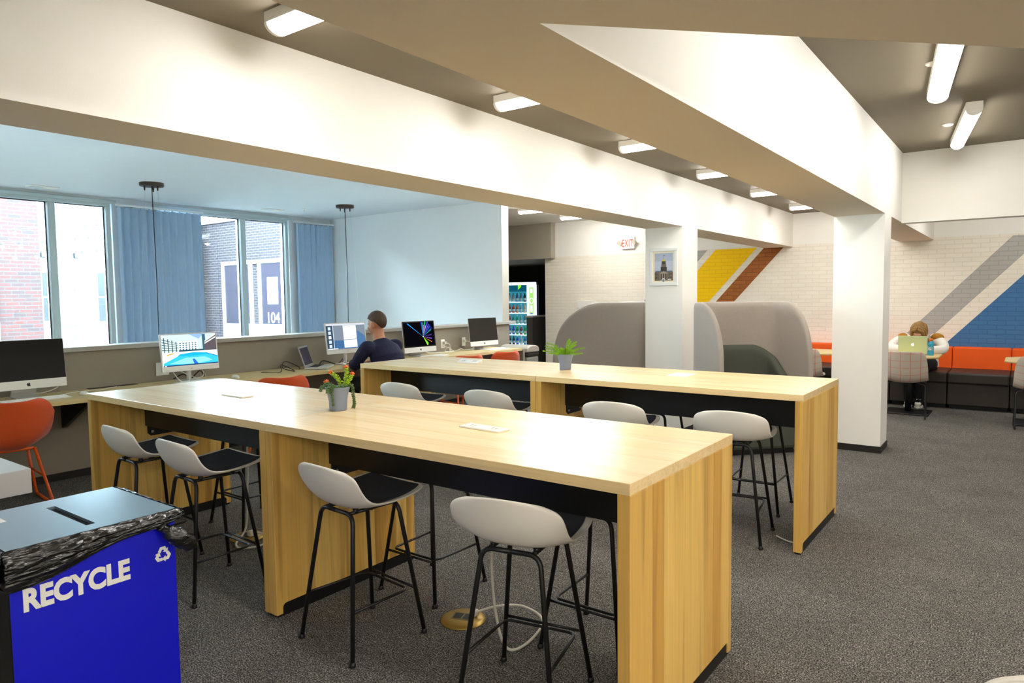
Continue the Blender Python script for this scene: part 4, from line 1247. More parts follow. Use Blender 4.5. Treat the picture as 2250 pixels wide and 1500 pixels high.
MB().lathe([(.0, -.05), (.012, -.05), (.012, -.03), (.006, -.028), (.006, -.012), (.03, -.008), (.03, 0)], 12).build('head', m_whitep, t)

# exit sign with emergency lamp heads, picture on the pillar
t = thing('exit_sign', 'white exit sign with red letters and two lamp heads on the brick wall', 'exit sign', (-5.665, 11.15, 2.40))
pl = bx('panel', -.13, .13, -.06, 0, -.105, .105, m_whitep, t, bevel=.006)
text_mesh('lettering', 'EXIT', .185, M('exit_red', '#e2462f', .4), pl, basis((0, -.061, -.067), (1, 0, 0), (0, 0, 1)) @ Matrix.Diagonal((.54, 1, 1, 1)), align='CENTER', bold=.001, space=1.08)
for s in (-1, 1):
    b = MB().lathe([(.012, 0), (.030, .02), (.040, .05), (.042, .06)], 14)
    b.xf(Matrix.Translation((s*.165, -.05, .01)) @ Matrix.Rotation(D2R(s*-25), 4, 'Z') @ Matrix.Rotation(D2R(100), 4, 'X'))
    h = b.build('lamp_head', M('lamp_head_grey', '#c9c2b4', .4), t)
    MB().tube([(s*.12, -.035, 0), (s*.165, -.05, .01)], .01, 6).build('arm', m_whitep, h)
t = thing('wall_panel', 'small white box on the brick wall just above the left lounge pod', 'wall box', (-6.55, 11.15, 1.345))
bx('cover', -.18, .18, -.03, 0, -.10, .05, m_whitep, t, bevel=.004)

t = thing('picture_frame', 'white framed photo of a domed stone building on the pillar', 'picture', (-3.095, 6.9, 1.775))
def frm(w, h, k, d, name, mat):
    b = MB()
    for q in ((-w, w, h-k, h), (-w, w, -h, -h+k), (-w, -w+k, -h+k, h-k), (w-k, w, -h+k, h-k)): b.box(q[0], q[1], -d, 0, q[2], q[3])
    return b.build(name, mat, t, bevel=.004)
frm(.158, .197, .033, .022, 'frame', M('frame_white', '#e6e6e3', .45, var=.01))
bx('mat_board', -.127, .127, -.006, 0, -.166, .166, M('mat_cream', '#ece3c8', .7), t)
pm = {k: M('print_' + k, c, .5, var=.12, vscale=60) for k, c in dict(sky='#a9b2c6', skyl='#b9c0cf', stone='#6f6253', light='#a3917a', dark='#3c352e', gold='#d9c229', roof='#5e6672', white='#e8e6e0', seal='#6f7f92').items()}
it = [(R4(-.104, .104, -.145, .145), pm['sky']), (R4(-.104, .104, -.03, .06), pm['skyl']),
      (R4(-.104, .104, -.145, -.055), pm['stone']), ([(-.104, -.055), (-.09, -.042), (.09, -.042), (.104, -.055)], pm['roof']),
      (R4(-.035, .035, -.045, .0), pm['dark']), (R4(-.028, .028, 0, .03), pm['stone']), (R4(-.023, .023, .03, .06), pm['dark']),
      ([(-.017, .06), (-.014, .075), (0, .082), (.014, .075), (.017, .06)], pm['gold']), (R4(-.001, .001, .08, .125), pm['dark']), ([(.001, .125), (.014, .12), (.001, .113)], pm['dark']),
      ([(-.055, -.07), (0, -.045), (.055, -.07)], pm['light']), (R4(-.05, .05, -.145, -.075), pm['dark'])]
for k in range(4): it.append((R4(-.045 + k*.026, -.035 + k*.026, -.145, -.075), pm['light']))
for k in range(3):
    for s in (-1, 1):
        for z in (-.085, -.12): it.append((R4(s*(.064 + k*.014) - .003, s*(.064 + k*.014) + .003, z, z + .016), pm['dark']))
it += [(circ(0, -.142, .022, 18), pm['white']), (circ(0, -.142, .014, 16), pm['seal']), (R4(.05, .085, -.136, -.128), pm['white'])]
decal('print', it, basis((0, -.0062, 0), (1, 0, 0), (0, 0, 1)), t)
# ------------------------------------------------------------------ lounge pods
m_podf = M('pod_grey_felt', '#a0958b', .92, var=.08, vscale=70, bump=.25, bscale=380, spec=.15, sheen=.25)
m_podc = M('pod_green_cushion', '#4e5047', .95, var=.16, vscale=160, bump=.2, bscale=500, spec=.1)
def make_pod(label, loc, rz, W, D, fe=.42, fh=.5, r=.16):
    """tall wrap-around screen on a U plan, open toward local +y, with a padded seat inside"""
    t = thing('lounge_pod', label, 'lounge seat', loc, rz, 'high-backed lounge pods')
    def upath(off, cut=0.0, n=14):
        w, d, rr = W/2 - off, D/2, max(.03, r - off)
        P = [(-w, d - cut), (-w, -d + off + rr)]
        for i in range(1, 6):
            a = PI + (PI/2) * i / 6
            P.append((-w + rr + rr*math.cos(a), -d + off + rr + rr*math.sin(a)))
        P += [(-w + rr, -d + off)]
        Q = [(-x, y) for x, y in P[::-1]]
        full = P + Q
        # resample evenly
        L = [0]
        for a, b in zip(full, full[1:]): L.append(L[-1] + math.dist(a, b))
        out = []; m = 56
        for k in range(m + 1):
            s = L[-1] * k / m
            i = max(j for j in range(len(L)) if L[j] <= s + 1e-9); i = min(i, len(full) - 2)
            f = (s - L[i]) / max(L[i+1] - L[i], 1e-9)
            out.append((full[i][0] + (full[i+1][0]-full[i][0])*f, full[i][1] + (full[i+1][1]-full[i][1])*f, s, L[-1] - s))
        return out
    U = upath(.03)
    g = []
    for j in range(13):
        v = j / 12; row = []
        for x, y, a, b in U:
            e = min(a, b)
            zt = 1.41 if e > fe else 1.41 - fh * (1 - math.sqrt(max(0, 1 - (1 - e/fe)**2)))
            z = .06 + (zt - .06) * v
            lean = (.07 * (1 - z / 1.41) - .02) * max(0, 1 - e/.5)
            row.append((x, y + lean, z))
        g.append(row)
    MB().sheet(g).build('screen_shell', m_podf, t, solid=.05, sub=1, offset=0)
    # cushion hugging the inside
    U = upath(.095, cut=.12); g = []
    for j in range(6):
        v = j / 5; row = []
        for x, y, a, b in U:
            e = min(a, b); h = max(a, b) + e
            q = min(1, e / (h * .38)); q = q*q*(3 - 2*q)
            row.append((x, y, .42 + (.20 + .36*q) * v))
        g.append(row)
    MB().sheet(g).build('back_cushion', m_podc, t, solid=.085, sub=1, offset=0)
    bx('seat_base', -W/2 + .08, W/2 - .08, -D/2 + .10, D/2 - .06, .05, .34, m_podc, t, bevel=.03)
    bx('seat_cushion', -W/2 + .11, W/2 - .11, -D/2 + .14, D/2 - .04, .34, .46, m_podc, t, bevel=.04, segs=3)
    bx('plinth', -W/2 + .12, W/2 - .12, -D/2 + .12, D/2 - .12, 0, .05, m_black, t)
    return t
def pod_at(label, B1, d, W, D, side, **k):
    """B1: back corner of the near wing; d: facing; side: +1 when the seat lies to the left of d"""
    d = Vector(d).normalized(); n = Vector((-d.y, d.x)) * side
    c = Vector(B1) + d * D/2 + n * W/2
    return make_pod(label, (c.x, c.y, 0), math.atan2(-d.x, d.y), W, D, **k)
pod_at('grey felt lounge pod right of the picture pillar, open toward the room, green-grey cushion inside', (-2.73, 6.56), (.72, -.69), .93, .76, 1, r=.27)
pod_at('grey felt lounge pod left of the picture pillar, its closed side toward the tables', (-3.375, 7.07), (-1, -.13), .95, 1.16, -1, fe=.62, fh=.6)

# ------------------------------------------------------------------ banquette
m_obk = M('orange_upholstery', '#f25a00', .75, var=.04, bump=.1, bscale=500)
m_bst = M('dark_brown_vinyl', '#2f2721', .5, var=.08)
xs = [-3.35, -2.705, -2.06, -1.415, -.77, -.125, .52, 1.165]
bnames = ['farthest left', 'second from the left', 'third from the left, behind the right pillar', 'behind the bent-over woman', 'right of the bent-over woman', 'cut by the right photo edge', 'beyond the right photo edge']
bl = ['orange-backed banquette section behind the right lounge pod', 'orange-backed banquette section behind the plaid chair beside the right pod', 'orange-backed banquette section hidden mostly by the right pillar',
      'orange-backed banquette section the woman sits on', 'orange-backed banquette section just right of the woman, fully visible', 'orange-backed banquette section at the right photo edge, behind the plaid chair', 'orange-backed banquette section past the right photo edge']
bq = None
for k in range(7):
    w = xs[k+1] - xs[k]; cx = (xs[k] + xs[k+1]) / 2
    if bq is None:
        bq = thing('banquette', bl[k], 'banquette', (cx, 10.66, 0), 0, 'banquette sections along the brick wall')
        bx('base', -w/2 + .004, w/2 - .004, -.40, .45, .055, .33, m_bst, bq, bevel=.01)
        bx('plinth', -w/2 + .02, w/2 - .02, -.28, .45, 0, .055, m_black, bq)
        bx('seat_cushion', -w/2 + .002, w/2 - .002, -.44, .28, .33, .462, m_bst, bq, bevel=.022, segs=3)
        bx('back_cushion', -w/2 + .003, w/2 - .003, .26, .475, .40, .738, m_obk, bq, bevel=.018, segs=3)
    else: dup(bq, bl[k], (cx, 10.66, 0), 0)

# ------------------------------------------------------------------ small tables and plaid chairs
m_ptop = wood('pale_laminate_top', '#d8bd83', '#cfb277', '#b4935a', 0, 1, sw=.25, rough=.4, streak=.2)
def make_ctable(label, loc):
    t = thing('cafe_table', label, 'table', loc, 0, 'small tables at the banquette')
    w, d, c = .33, .345, .12
    out = []
    P = [(w, -d + c), (w, d - c), (w - c, d), (-w + c, d), (-w, d - c), (-w, -d + c), (-w + c, -d), (w - c, -d)]
    MB().prism(P, .028, fn=lambda u, v, q: (u, v, .692 + q)).build('tabletop', m_ptop, t, bevel=.012, segs=3)
    MB().lathe([(.035, .02), (.035, .68)], 16).box(-.18, .18, -.18, .18, .68, .692).build('column', m_black, t)
    bx('base', -.24, .24, -.22, .22, 0, .02, m_black, t, bevel=.008)
    return t
ct = make_ctable('pale wood cafe table under the green laptop', (-1.13, 9.70, 0))
dup(ct, 'pale wood cafe table cut by the right photo edge', (.16, 9.55, 0))
dup(ct, 'pale wood cafe table just left of the right pillar, behind the plaid chair', (-2.19, 9.72, 0))
m_plaid = plaid_mat(); m_pleg = M('dark_steel_wire', '#2a2a2c', .4, .4)
def make_plaid(label, loc, rz):
    """upholstered shell chair on thin sled wire legs, faces local +y"""
    t = thing('plaid_chair', label, 'chair', loc, rz, 'plaid chairs at the cafe tables')
    P = [(.23, .452, .17), (.22, .442, .205), (.14, .432, .225), (.03, .422, .235), (-.08, .418, .24), (-.14, .43, .24), (-.185, .475, .238), (-.205, .55, .235), (-.222, .64, .228), (-.234, .72, .215), (-.24, .77, .195), (-.242, .79, .15)]
    g = []; uv = []; n = len(P) - 1; ln = 0
    for i, (y, z, hw) in enumerate(P):
        if i: ln += math.hypot(y - P[i-1][0], z - P[i-1][1])
        f = i / n
        lift = .012 + .05 * math.exp(-((f - .5) / .17) ** 2)
        lift *= 1 - max(0, (f - .7) / .3)
        wr = 0 if f < .4 else .06 * min(1, (f - .4) / .3)
        row = []
        for k in range(17):
            u = -1 + k / 8
            row.append((hw*u, y + wr*abs(u)**2.2, z + lift*abs(u)**2.4)); uv.append((hw*u + .0425, ln))
        g.append(row)
    MB().sheet(g).build('seat_shell', m_plaid, t, solid=.018, sub=2, offset=0, uv=uv)
    for s in (-1, 1):
        pts = round_path([(s*.12, -.12, .42), (s*.21, -.13, .40), (s*.215, -.20, .008), (s*.215, .20, .008), (s*.21, .12, .40), (s*.12, .12, .42)], .03, 5)
        MB().tube(pts, .0065, 8).build('sled_leg', m_pleg, t)
    return t
pc = make_plaid('grey chair with pink plaid lines in front of the green laptop table', (-1.125, 9.37, 0), D2R(4))
dup(pc, 'grey chair with pink plaid lines cut by the right photo edge', (.15, 9.26, 0), D2R(2))
dup(pc, 'grey chair with pink plaid lines between the right lounge pod and the right pillar', (-2.25, 9.32, 0), D2R(2))
dup(st, 'white low-back stool cut by the bottom right corner', (.165, 1.345, 0), D2R(180), 'single stool by the camera')

# things on the cafe table
t = thing('laptop', 'open pale green laptop with glowing fruit emblem in front of the woman', 'laptop', (-1.09, 9.66, .72), D2R(3))
m_lg = M('laptop_pale_green', '#d3e2ae', .4, .25, var=.02)
bx('base', -.155, .155, .0, .215, .002, .016, m_silver, t, bevel=.004)
ld = MB().prism(rrect(-.155, .155, 0, .215, .012), .006, fn=lambda u, v, q: (u, q, v))
TL = Matrix.Translation((0, .0, .016)) @ Matrix.Rotation(D2R(10), 4, 'X')
ld.xf(TL); l = ld.build('lid', m_lg, t, bevel=.002)
apple(l, TL @ basis((0, -.0002, .108), (1, 0, 0), (0, 0, 1)), .034, E('#d8ffe0', 1.0, 'emblem_glow'))
t = thing('drink_bottle', 'blue drink bottle with orange cap beside the green laptop', 'bottle', (-.90, 9.64, .72))
MB().lathe([(.030, 0), (.033, .006), (.033, .05), (.031, .055), (.033, .06), (.033, .10), (.029, .112), (.034, .125), (.033, .14), (.022, .163), (.019, .17)], 20).build('body', M('blue_drink', '#2f9fc4', .2, var=.02), t)
MB().lathe([(.021, .17), (.022, .195), (.018, .20)], 16).build('cap', M('orange_cap', '#e8760f', .4), t)
lb = MB().lathe([(.0337, .058), (.0337, .103)], 20, capb=False, capt=False).build('wrapper', M('label_grey', '#7fa6b4', .4), t)
gl = text_mesh('letter', 'G', .036, m_let, lb, basis((-.006, -.0345, .066), (1, 0, 0), (0, 0, 1)), align='CENTER', bold=.0012)
for k in range(3):
    a = D2R(-20 + 38 * k)
# ------------------------------------------------------------------ people
m_skin = M('skin', '#c98d6b', .5, var=.05)
m_skin2 = M('skin_fair', '#d3a184', .5, var=.05)
m_navy = M('navy_knit', '#1b1b3a', .9, var=.08, vscale=50, bump=.15, bscale=500)
m_trou = M('dark_trousers', '#15151a', .9, var=.1)
m_hair = M('brown_hair', '#4d3828', .7, var=.25, vscale=120, bump=.4, bscale=300)
m_hair2 = M('blond_brown_hair', '#8a6430', .55, var=.45, vscale=35, bump=.4, bscale=220)
m_eye = M('eye_white', '#e8e4de', .3); m_iris = M('iris_dark', '#2a1d14', .2); m_lip = M('lips', '#a8604f', .5)

def limb(b, pts, rs, n=12):
    P = smooth_path(pts, 5); m = len(P) - 1
    rr = []
    for i in range(len(P)):
        f = i / m * (len(rs) - 1); k = min(int(f), len(rs) - 2); rr.append(rs[k] + (rs[k+1]-rs[k]) * (f - k))
    b.tube(P, rr, n)
    b.ball(P[0], rr[0], n); b.ball(P[-1], rr[-1], n)

def torso(b, secs, n=20):
    """closed loft through elliptical sections (centre, half-width vector, half-depth vector)"""
    g = []
    for c, u, v in secs:
        c, u, v = Vector(c), Vector(u), Vector(v)
        g.append([c + u*math.cos(2*PI*k/n) + v*math.sin(2*PI*k/n) for k in range(n)])
    b.sheet(g, closed=True)
    o = len(b.v)
    for q, fl in ((g[0], True), (g[-1], False)):
        b.add(q, [tuple(range(n))[::-1] if fl else tuple(range(n))], 0, True)

def head_pts(b, c, F, U, s=1.0):
    """skull, face, jaw, nose, ears as overlapping volumes (later fused into the body)"""
    F, U = Vector(F).normalized(), Vector(U); U = (U - F*U.dot(F)).normalized(); S = F.cross(U)
    R = Matrix((S, F, U)).transposed()
    def P(x, y, z): return Vector(c) + (S*x + F*y + U*z) * s
    b.ball(P(0, -.012, .028), (.076*s, .095*s, .092*s), 18, rot=R)            # cranium
    b.ball(P(0, .018, -.03), (.064*s, .072*s, .085*s), 16, rot=R)             # face
    b.ball(P(0, .040, -.080), (.046*s, .045*s, .036*s), 14, rot=R)            # chin and jaw
    b.ball(P(0, .072, .012), (.050*s, .018*s, .022*s), 12, rot=R)             # brow
    limb(b, [P(0, .082, .005), P(0, .098, -.030)], [.010*s, .015*s], 8)       # nose
    b.ball(P(0, .083, -.062), (.022*s, .010*s, .011*s), 10, rot=R)            # mouth
    for k in (-1, 1):
        b.ball(P(k*.045, .062, -.03), (.02*s, .02*s, .022*s), 10, rot=R)      # cheek
        b.ball(P(k*.077, -.008, -.012), (.014*s, .021*s, .034*s), 10, rot=R)  # ear
    return P, R

def hand(b, wrist, D, N, s=1.0, curl=.45, thumb=1):
    """palm and five bent fingers: D along the fingers, N out of the back of the hand"""
    D, N = Vector(D).normalized(), Vector(N); N = (N - D*N.dot(D)).normalized(); S = D.cross(N) * thumb
    W = Vector(wrist)
    R = Matrix((S, D, N)).transposed()
    b.ball(W + D*.045*s, (.040*s, .052*s, .016*s), 12, rot=R)
    for k, (x, L) in enumerate(((-.030, .062), (-.010, .076), (.011, .080), (.031, .072))):
        p0 = W + S*x*s + D*.080*s; d = D.copy(); pts = [p0]
        for q, f in enumerate((.45, .32, .23)):
            d = (Matrix.Rotation(-curl*(.6 + .5*q)*thumb, 3, S) @ d)
            pts.append(pts[-1] + d * L * f * s)
        limb(b, pts, [.0095*s, .0085*s, .008*s, .0065*s], 8)
    t0 = W + S*.030*s + D*.020*s
    limb(b, [t0, t0 + (S*.028 + D*.022)*s, t0 + (S*.036 + D*.052)*s - N*.008*s], [.013*s, .011*s, .008*s], 8)

# --- man at the computer, seen from behind ---
L0 = Vector((-5.42, 5.12, 0))
man = thing('person', 'man with short brown hair in a navy sweater, seated at the desk computer', 'person', L0)
def w(x, y, z): return Vector((x, y, z)) - L0
b = MB()
hc = w(-5.535, 5.055, 1.205)
Pm, Rm = head_pts(b, hc, (-1, -.10, -.12), (0, 0, 1), 1.05)
limb(b, [w(-5.50, 5.075, 1.00), w(-5.515, 5.065, 1.08), w(-5.52, 5.06, 1.16)], [.068, .062, .06])
torso(b, [(w(-5.36, 5.12, .46), (0, .16, 0), (.12, 0, 0)), (w(-5.36, 5.12, .56), (0, .165, 0), (.13, 0, .02)), (w(-5.38, 5.12, .70), (0, .15, 0), (.115, 0, .02)),
          (w(-5.43, 5.10, .86), (0, .165, 0), (.115, 0, .04)), (w(-5.49, 5.09, .97), (0, .15, 0), (.09, 0, .03)), (w(-5.51, 5.08, 1.03), (0, .07, 0), (.06, 0, .02))])
arms = {'L': [w(-5.52, 4.90, .965), w(-5.60, 4.87, .86), w(-5.70, 4.90, .775), w(-5.82, 4.97, .775), w(-5.93, 5.06, .775)],
        'R': [w(-5.48, 5.28, .965), w(-5.57, 5.33, .85), w(-5.72, 5.37, .775), w(-5.83, 5.36, .775), w(-5.94, 5.36, .775)]}
for k in arms: limb(b, arms[k], [.058, .048, .043, .036, .028])
hand(b, w(-5.93, 5.06, .775), (-1, .25, -.12), (0, 0, 1), .95, .35, 1)
hand(b, w(-5.94, 5.36, .775), (-1, -.2, -.12), (0, 0, 1), .95, .35, -1)
for s in (-1, 1):
    limb(b, [w(-5.38, 5.12 + s*.09, .53), w(-5.62, 5.12 + s*.11, .55), w(-5.84, 5.12 + s*.12, .54), w(-5.85, 5.12 + s*.12, .30), w(-5.82, 5.12 + s*.12, .09)], [.085, .078, .058, .050, .038])
body = b.build('body', m_skin, man, remesh=.0065, smooth_it=3)
b = MB()
torso(b, [(w(-5.355, 5.12, .50), (0, .178, 0), (.140, 0, .01)), (w(-5.36, 5.12, .58), (0, .182, 0), (.145, 0, .02)), (w(-5.38, 5.12, .70), (0, .172, 0), (.135, 0, .02)),
          (w(-5.43, 5.10, .86), (0, .205, 0), (.140, 0, .05)), (w(-5.48, 5.09, .96), (0, .178, 0), (.112, 0, .04)), (w(-5.505, 5.08, 1.015), (0, .105, 0), (.085, 0, .03)), (w(-5.51, 5.075, 1.045), (0, .068, 0), (.064, 0, .02))])
for k in arms: limb(b, arms[k][:4] + [arms[k][3].lerp(arms[k][4], .6)], [.074, .066, .060, .050, .044])
for k, s in (('L', -1), ('R', 1)):
    b.ball(w(-5.50, 5.09 + s*.175, .965), (.078, .075, .072), 14)
b.build('sweater', m_navy, man, remesh=.009, smooth_it=4)
b = MB()
torso(b, [(w(-5.355, 5.12, .455), (0, .172, 0), (.135, 0, .0)), (w(-5.36, 5.12, .60), (0, .172, 0), (.135, 0, .02))])
for s in (-1, 1):
    limb(b, [w(-5.40, 5.12 + s*.09, .535), w(-5.62, 5.12 + s*.11, .555), w(-5.84, 5.12 + s*.12, .545), w(-5.855, 5.12 + s*.12, .30), w(-5.83, 5.12 + s*.12, .08)], [.097, .090, .070, .062, .055])
b.build('trousers', m_trou, man, remesh=.01, smooth_it=3)
for s in (-1, 1):
    sh = MB(); sh.ball(w(-5.90, 5.12 + s*.12, .045), (.14, .05, .05), 14); sh.v = [(p[0], p[1], max(p[2], .012)) for p in sh.v]
    so = sh.build('shoe', m_trou, man)
    MB().prism([(w(-5.90, 5.12 + s*.12, 0).x + p[0], w(-5.9, 5.12 + s*.12, 0).y + p[1]) for p in circ(0, 0, .145, 18, .052)], .014).build('sole', m_whitep, so)
# hair: cap over the skull, short at the nape
b = MB()
S_, F_, U_ = Rm.col[0], Rm.col[1], Rm.col[2]
n = 22; g = []
for i in range(12):
    a = PI/2 - (PI*.76) * i / 11
    row = []
    for k in range(n):
        q = 2*PI*k/n; f = math.sin(q)           # +1 at the face
        lim = a
        # hairline: high on the forehead, above the ear, low at the nape
        lo = .36 if f > .45 else .36 + (.45 - f) / .45 * (-.30) if f > 0 else .06 + f * .10 if f > -.35 else .025 + (f + .35) / .65 * .92
        lim = max(a, lo)
        r = 1.055
        x, y, z = .080*math.cos(lim)*math.cos(q), .100*math.cos(lim)*math.sin(q), .098*math.sin(lim)
        if lim < 0: x *= 1.0; y *= 1 - .10*abs(lim)
        row.append(hc + (S_*x + F_*(y - .012) + U_*(z + .028)) * 1.05 * r)
    g.append(row)
b.sheet(g, closed=True)
b.build('hair', m_hair, man, solid=.006, sub=1, offset=-1)
for s in (-1, 1):
    e = MB().ball(Pm(s*.031, .068, .0), .0115, 10).build('eye', m_eye, man)
    MB().ball(Pm(s*.031, .0775, .0), .0052, 8).build('iris', m_iris, e)
MB().ball(Pm(0, .0915, -.062), (.018, .006, .007), 10, rot=Rm).build('lips', m_lip, man)

# --- woman bent over her laptop ---
L0 = Vector((-1.09, 10.5, 0))
wom = thing('person', 'woman with long blond-brown hair in a white sweatshirt bent over the green laptop', 'person', L0)
b = MB()
hc = w(-1.065, 9.985, .985)
Fg = Vector((-.12, -.80, -.62)); Ug = Vector((.03, -.62, .78))
Pg, Rg = head_pts(b, hc, Fg, Ug, .98)
limb(b, [w(-1.075, 10.20, .90), w(-1.07, 10.11, .935), w(-1.065, 10.03, .96)], [.055, .05, .05])
torso(b, [(w(-1.08, 10.56, .47), (.165, 0, 0), (0, .12, 0)), (w(-1.08, 10.55, .58), (.16, 0, 0), (0, .12, 0)), (w(-1.08, 10.48, .70), (.135, 0, 0), (0, .10, -.02)),
          (w(-1.08, 10.36, .82), (.15, 0, 0), (0, .10, -.05)), (w(-1.08, 10.25, .885), (.145, 0, 0), (0, .085, -.05)), (w(-1.075, 10.18, .92), (.06, 0, 0), (0, .05, -.03))])
garm = {'L': [w(-.91, 10.24, .88), w(-.82, 10.14, .82), w(-.815, 9.98, .765), w(-.90, 9.89, .765), w(-.99, 9.84, .768)],
        'R': [w(-1.25, 10.24, .88), w(-1.34, 10.14, .82), w(-1.355, 9.98, .765), w(-1.27, 9.89, .765), w(-1.19, 9.84, .768)]}
for k in garm: limb(b, garm[k], [.050, .042, .037, .031, .025])
hand(b, w(-.99, 9.84, .768), (-.7, -.6, -.05), (0, 0, 1), .85, .5, -1)
hand(b, w(-1.19, 9.84, .768), (.6, -.7, -.05), (0, 0, 1), .85, .5, 1)
glegs = {}
for s in (-1, 1):
    glegs[s] = [w(-1.08 + s*.09, 10.52, .54), w(-1.08 + s*.10, 10.30, .55), w(-1.10 + s*.09, 10.10, .54), w(-1.12 + s*.07, 10.17, .30), w(-1.13 + s*.06, 10.26, .10)]
    limb(b, glegs[s], [.085, .075, .055, .048, .036])
b.build('body', m_skin2, wom, remesh=.0065, smooth_it=3)
m_sw = M('white_sweatshirt', '#e6e3dc', .9, var=.03, bump=.15, bscale=60)
b = MB()
torso(b, [(w(-1.08, 10.54, .50), (.195, 0, 0), (0, .15, 0)), (w(-1.08, 10.53, .60), (.19, 0, 0), (0, .15, 0)), (w(-1.08, 10.47, .71), (.17, 0, 0), (0, .13, -.02)),
          (w(-1.08, 10.36, .82), (.185, 0, 0), (0, .125, -.06)), (w(-1.08, 10.25, .89), (.17, 0, 0), (0, .10, -.06)), (w(-1.075, 10.17, .93), (.085, 0, 0), (0, .07, -.04))])
for k in garm: limb(b, garm[k][:4] + [garm[k][3].lerp(garm[k][4], .5)], [.074, .066, .062, .054, .042])
b.build('sweatshirt', m_sw, wom, remesh=.01, smooth_it=4)
# mustard band across the shoulders
m_mus = M('mustard_stripe', '#a8741f', .9, var=.2, vscale=30)
MB().ball(w(-.885, 10.215, .900), (.078, .072, .058), 14).build('shoulder_panel', m_mus, wom)
MB().ball(w(-1.265, 10.222, .898), (.070, .066, .054), 14).build('shoulder_panel', m_mus, wom)
b = MB()
torso(b, [(w(-1.08, 10.56, .465), (.178, 0, 0), (0, .135, 0)), (w(-1.08, 10.55, .58), (.178, 0, 0), (0, .135, 0))])
for s in (-1, 1): limb(b, glegs[s], [.098, .088, .068, .062, .054])
b.build('trousers', m_trou, wom, remesh=.01, smooth_it=3)
m_sneak = M('sneaker_black', '#121214', .4)
for s in (-1, 1):
    c = glegs[s][-1]
    sh = MB(); sh.ball((c.x, c.y - .045, .055), (.046, .125, .052), 14); sh.ball((c.x, c.y + .02, .085), (.042, .06, .05), 12)
    sh.v = [(p[0], p[1], max(p[2], .02)) for p in sh.v]
    so = sh.build('sneaker', m_sneak, wom, remesh=.006, smooth_it=2)
    MB().prism([(c.x + p[0], c.y - .045 + p[1]) for p in circ(0, 0, .050, 20, .130)], .024).build('sole', m_whitep, so, bevel=.006)
    q = MB()
    q.ball((c.x, c.y - .115, .052), (.038, .056, .036), 12); q.v = [(p[0], p[1], max(p[2], .024)) for p in q.v]
    q.build('toe_cap', m_whitep, so)
    q = MB(); 
    for k in range(4): q.tube([(c.x - .024, c.y - .075 + k*.018, .100 + k*.006), (c.x + .024, c.y - .070 + k*.018, .100 + k*.006)], .004, 6)
    q.build('laces', m_whitep, so)
# long hair: cap plus locks falling forward on both sides
hr = random.Random(11)
m_hair3 = M('light_hair_strands', '#b08a4c', .55, var=.35, vscale=40)
b = MB()
b.ball(Pg(0, -.016, .032), (.079, .098, .094), 18, rot=Rg)
for s in (-1, 1):
    for k in range(30):
        a = k / 29
        y0 = .072 - .165*a
        top = .116 - .9*(y0 + .01)**2*4
        wd = .083 * math.sqrt(max(.15, 1 - ((y0 + .012)/.112)**2))
        p = [Pg(s*.006, y0, top - .004), Pg(s*wd*.55, y0 + .004, top - .022), Pg(s*wd*.98, y0*.92, .055), Pg(s*(wd + .008), y0*.86 + .008, -.005)]
        ln = (.15 if s > 0 else .11) * (.8 + .35*hr.random())
        q1 = p[-1] + Vector((s*(.010 + .020*a), .016 + .045*a, -ln*.45)); q2 = q1 + Vector((s*(.014 + .040*a), .022 + .06*a, -ln*.45)); 
        P = smooth_path(p + [q1, q2 + Vector((0, 0, -.02))], 4)
        n_ = len(P)
        b.tube(P, [.0115 if i < n_*.75 else .0115 * (1 - (i/n_ - .75)*3.2) for i in range(n_)], 6, m=1 if k % 5 == 2 else 0)
b.build('hair', [m_hair2, m_hair3], wom)
for s in (-1, 1):
    e = MB().ball(Pg(s*.031, .068, .0), .0115, 10).build('eye', m_eye, wom)
    MB().ball(Pg(s*.031, .0775, .0), .0052, 8).build('iris', m_iris, e)
MB().ball(Pg(0, .0915, -.062), (.018, .006, .007), 10, rot=Rg).build('lips', m_lip, wom)
# ------------------------------------------------------------------ outside the windows
m_rbr = brick_mat('red_brick', '#350e0b', '#191012', '#26211f', plane='yz', bw=.225, bh=.0745, ms=.011, rough=.8, bump=.3)
m_rbr2 = brick_mat('grey_red_brick', '#1e161b', '#171318', '#3b363b', plane='xz', bw=.225, bh=.0745, ms=.011, rough=.8, bump=.3)
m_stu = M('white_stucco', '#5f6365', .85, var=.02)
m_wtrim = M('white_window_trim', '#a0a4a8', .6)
m_og = M('outside_glass', '#262c31', .1, var=.1)
m_og2 = M('dark_shop_glass', '#1f1a26', .08, var=.15)
# red brick house, its face parallel to the windows
t = thing('brick_house', 'red brick building seen through the left window', 'building', (-16, 2.2, -3.2))
MB().box(-3, 0, -5, 3.44, 0, 7.6).build('wall', m_rbr, t)
wn = MB()
for z in (3.95,): wn.box(-.05, .03, 1.35, 2.69, z - 1.2, z + 1.40)
f = wn.build('window', m_wtrim, t); bx('pane', .03, .035, 1.42, 2.60, 2.85, 3.9, m_og, f); bx('pane', .03, .035, 1.42, 2.60, 3.98, 5.25, m_og, f)
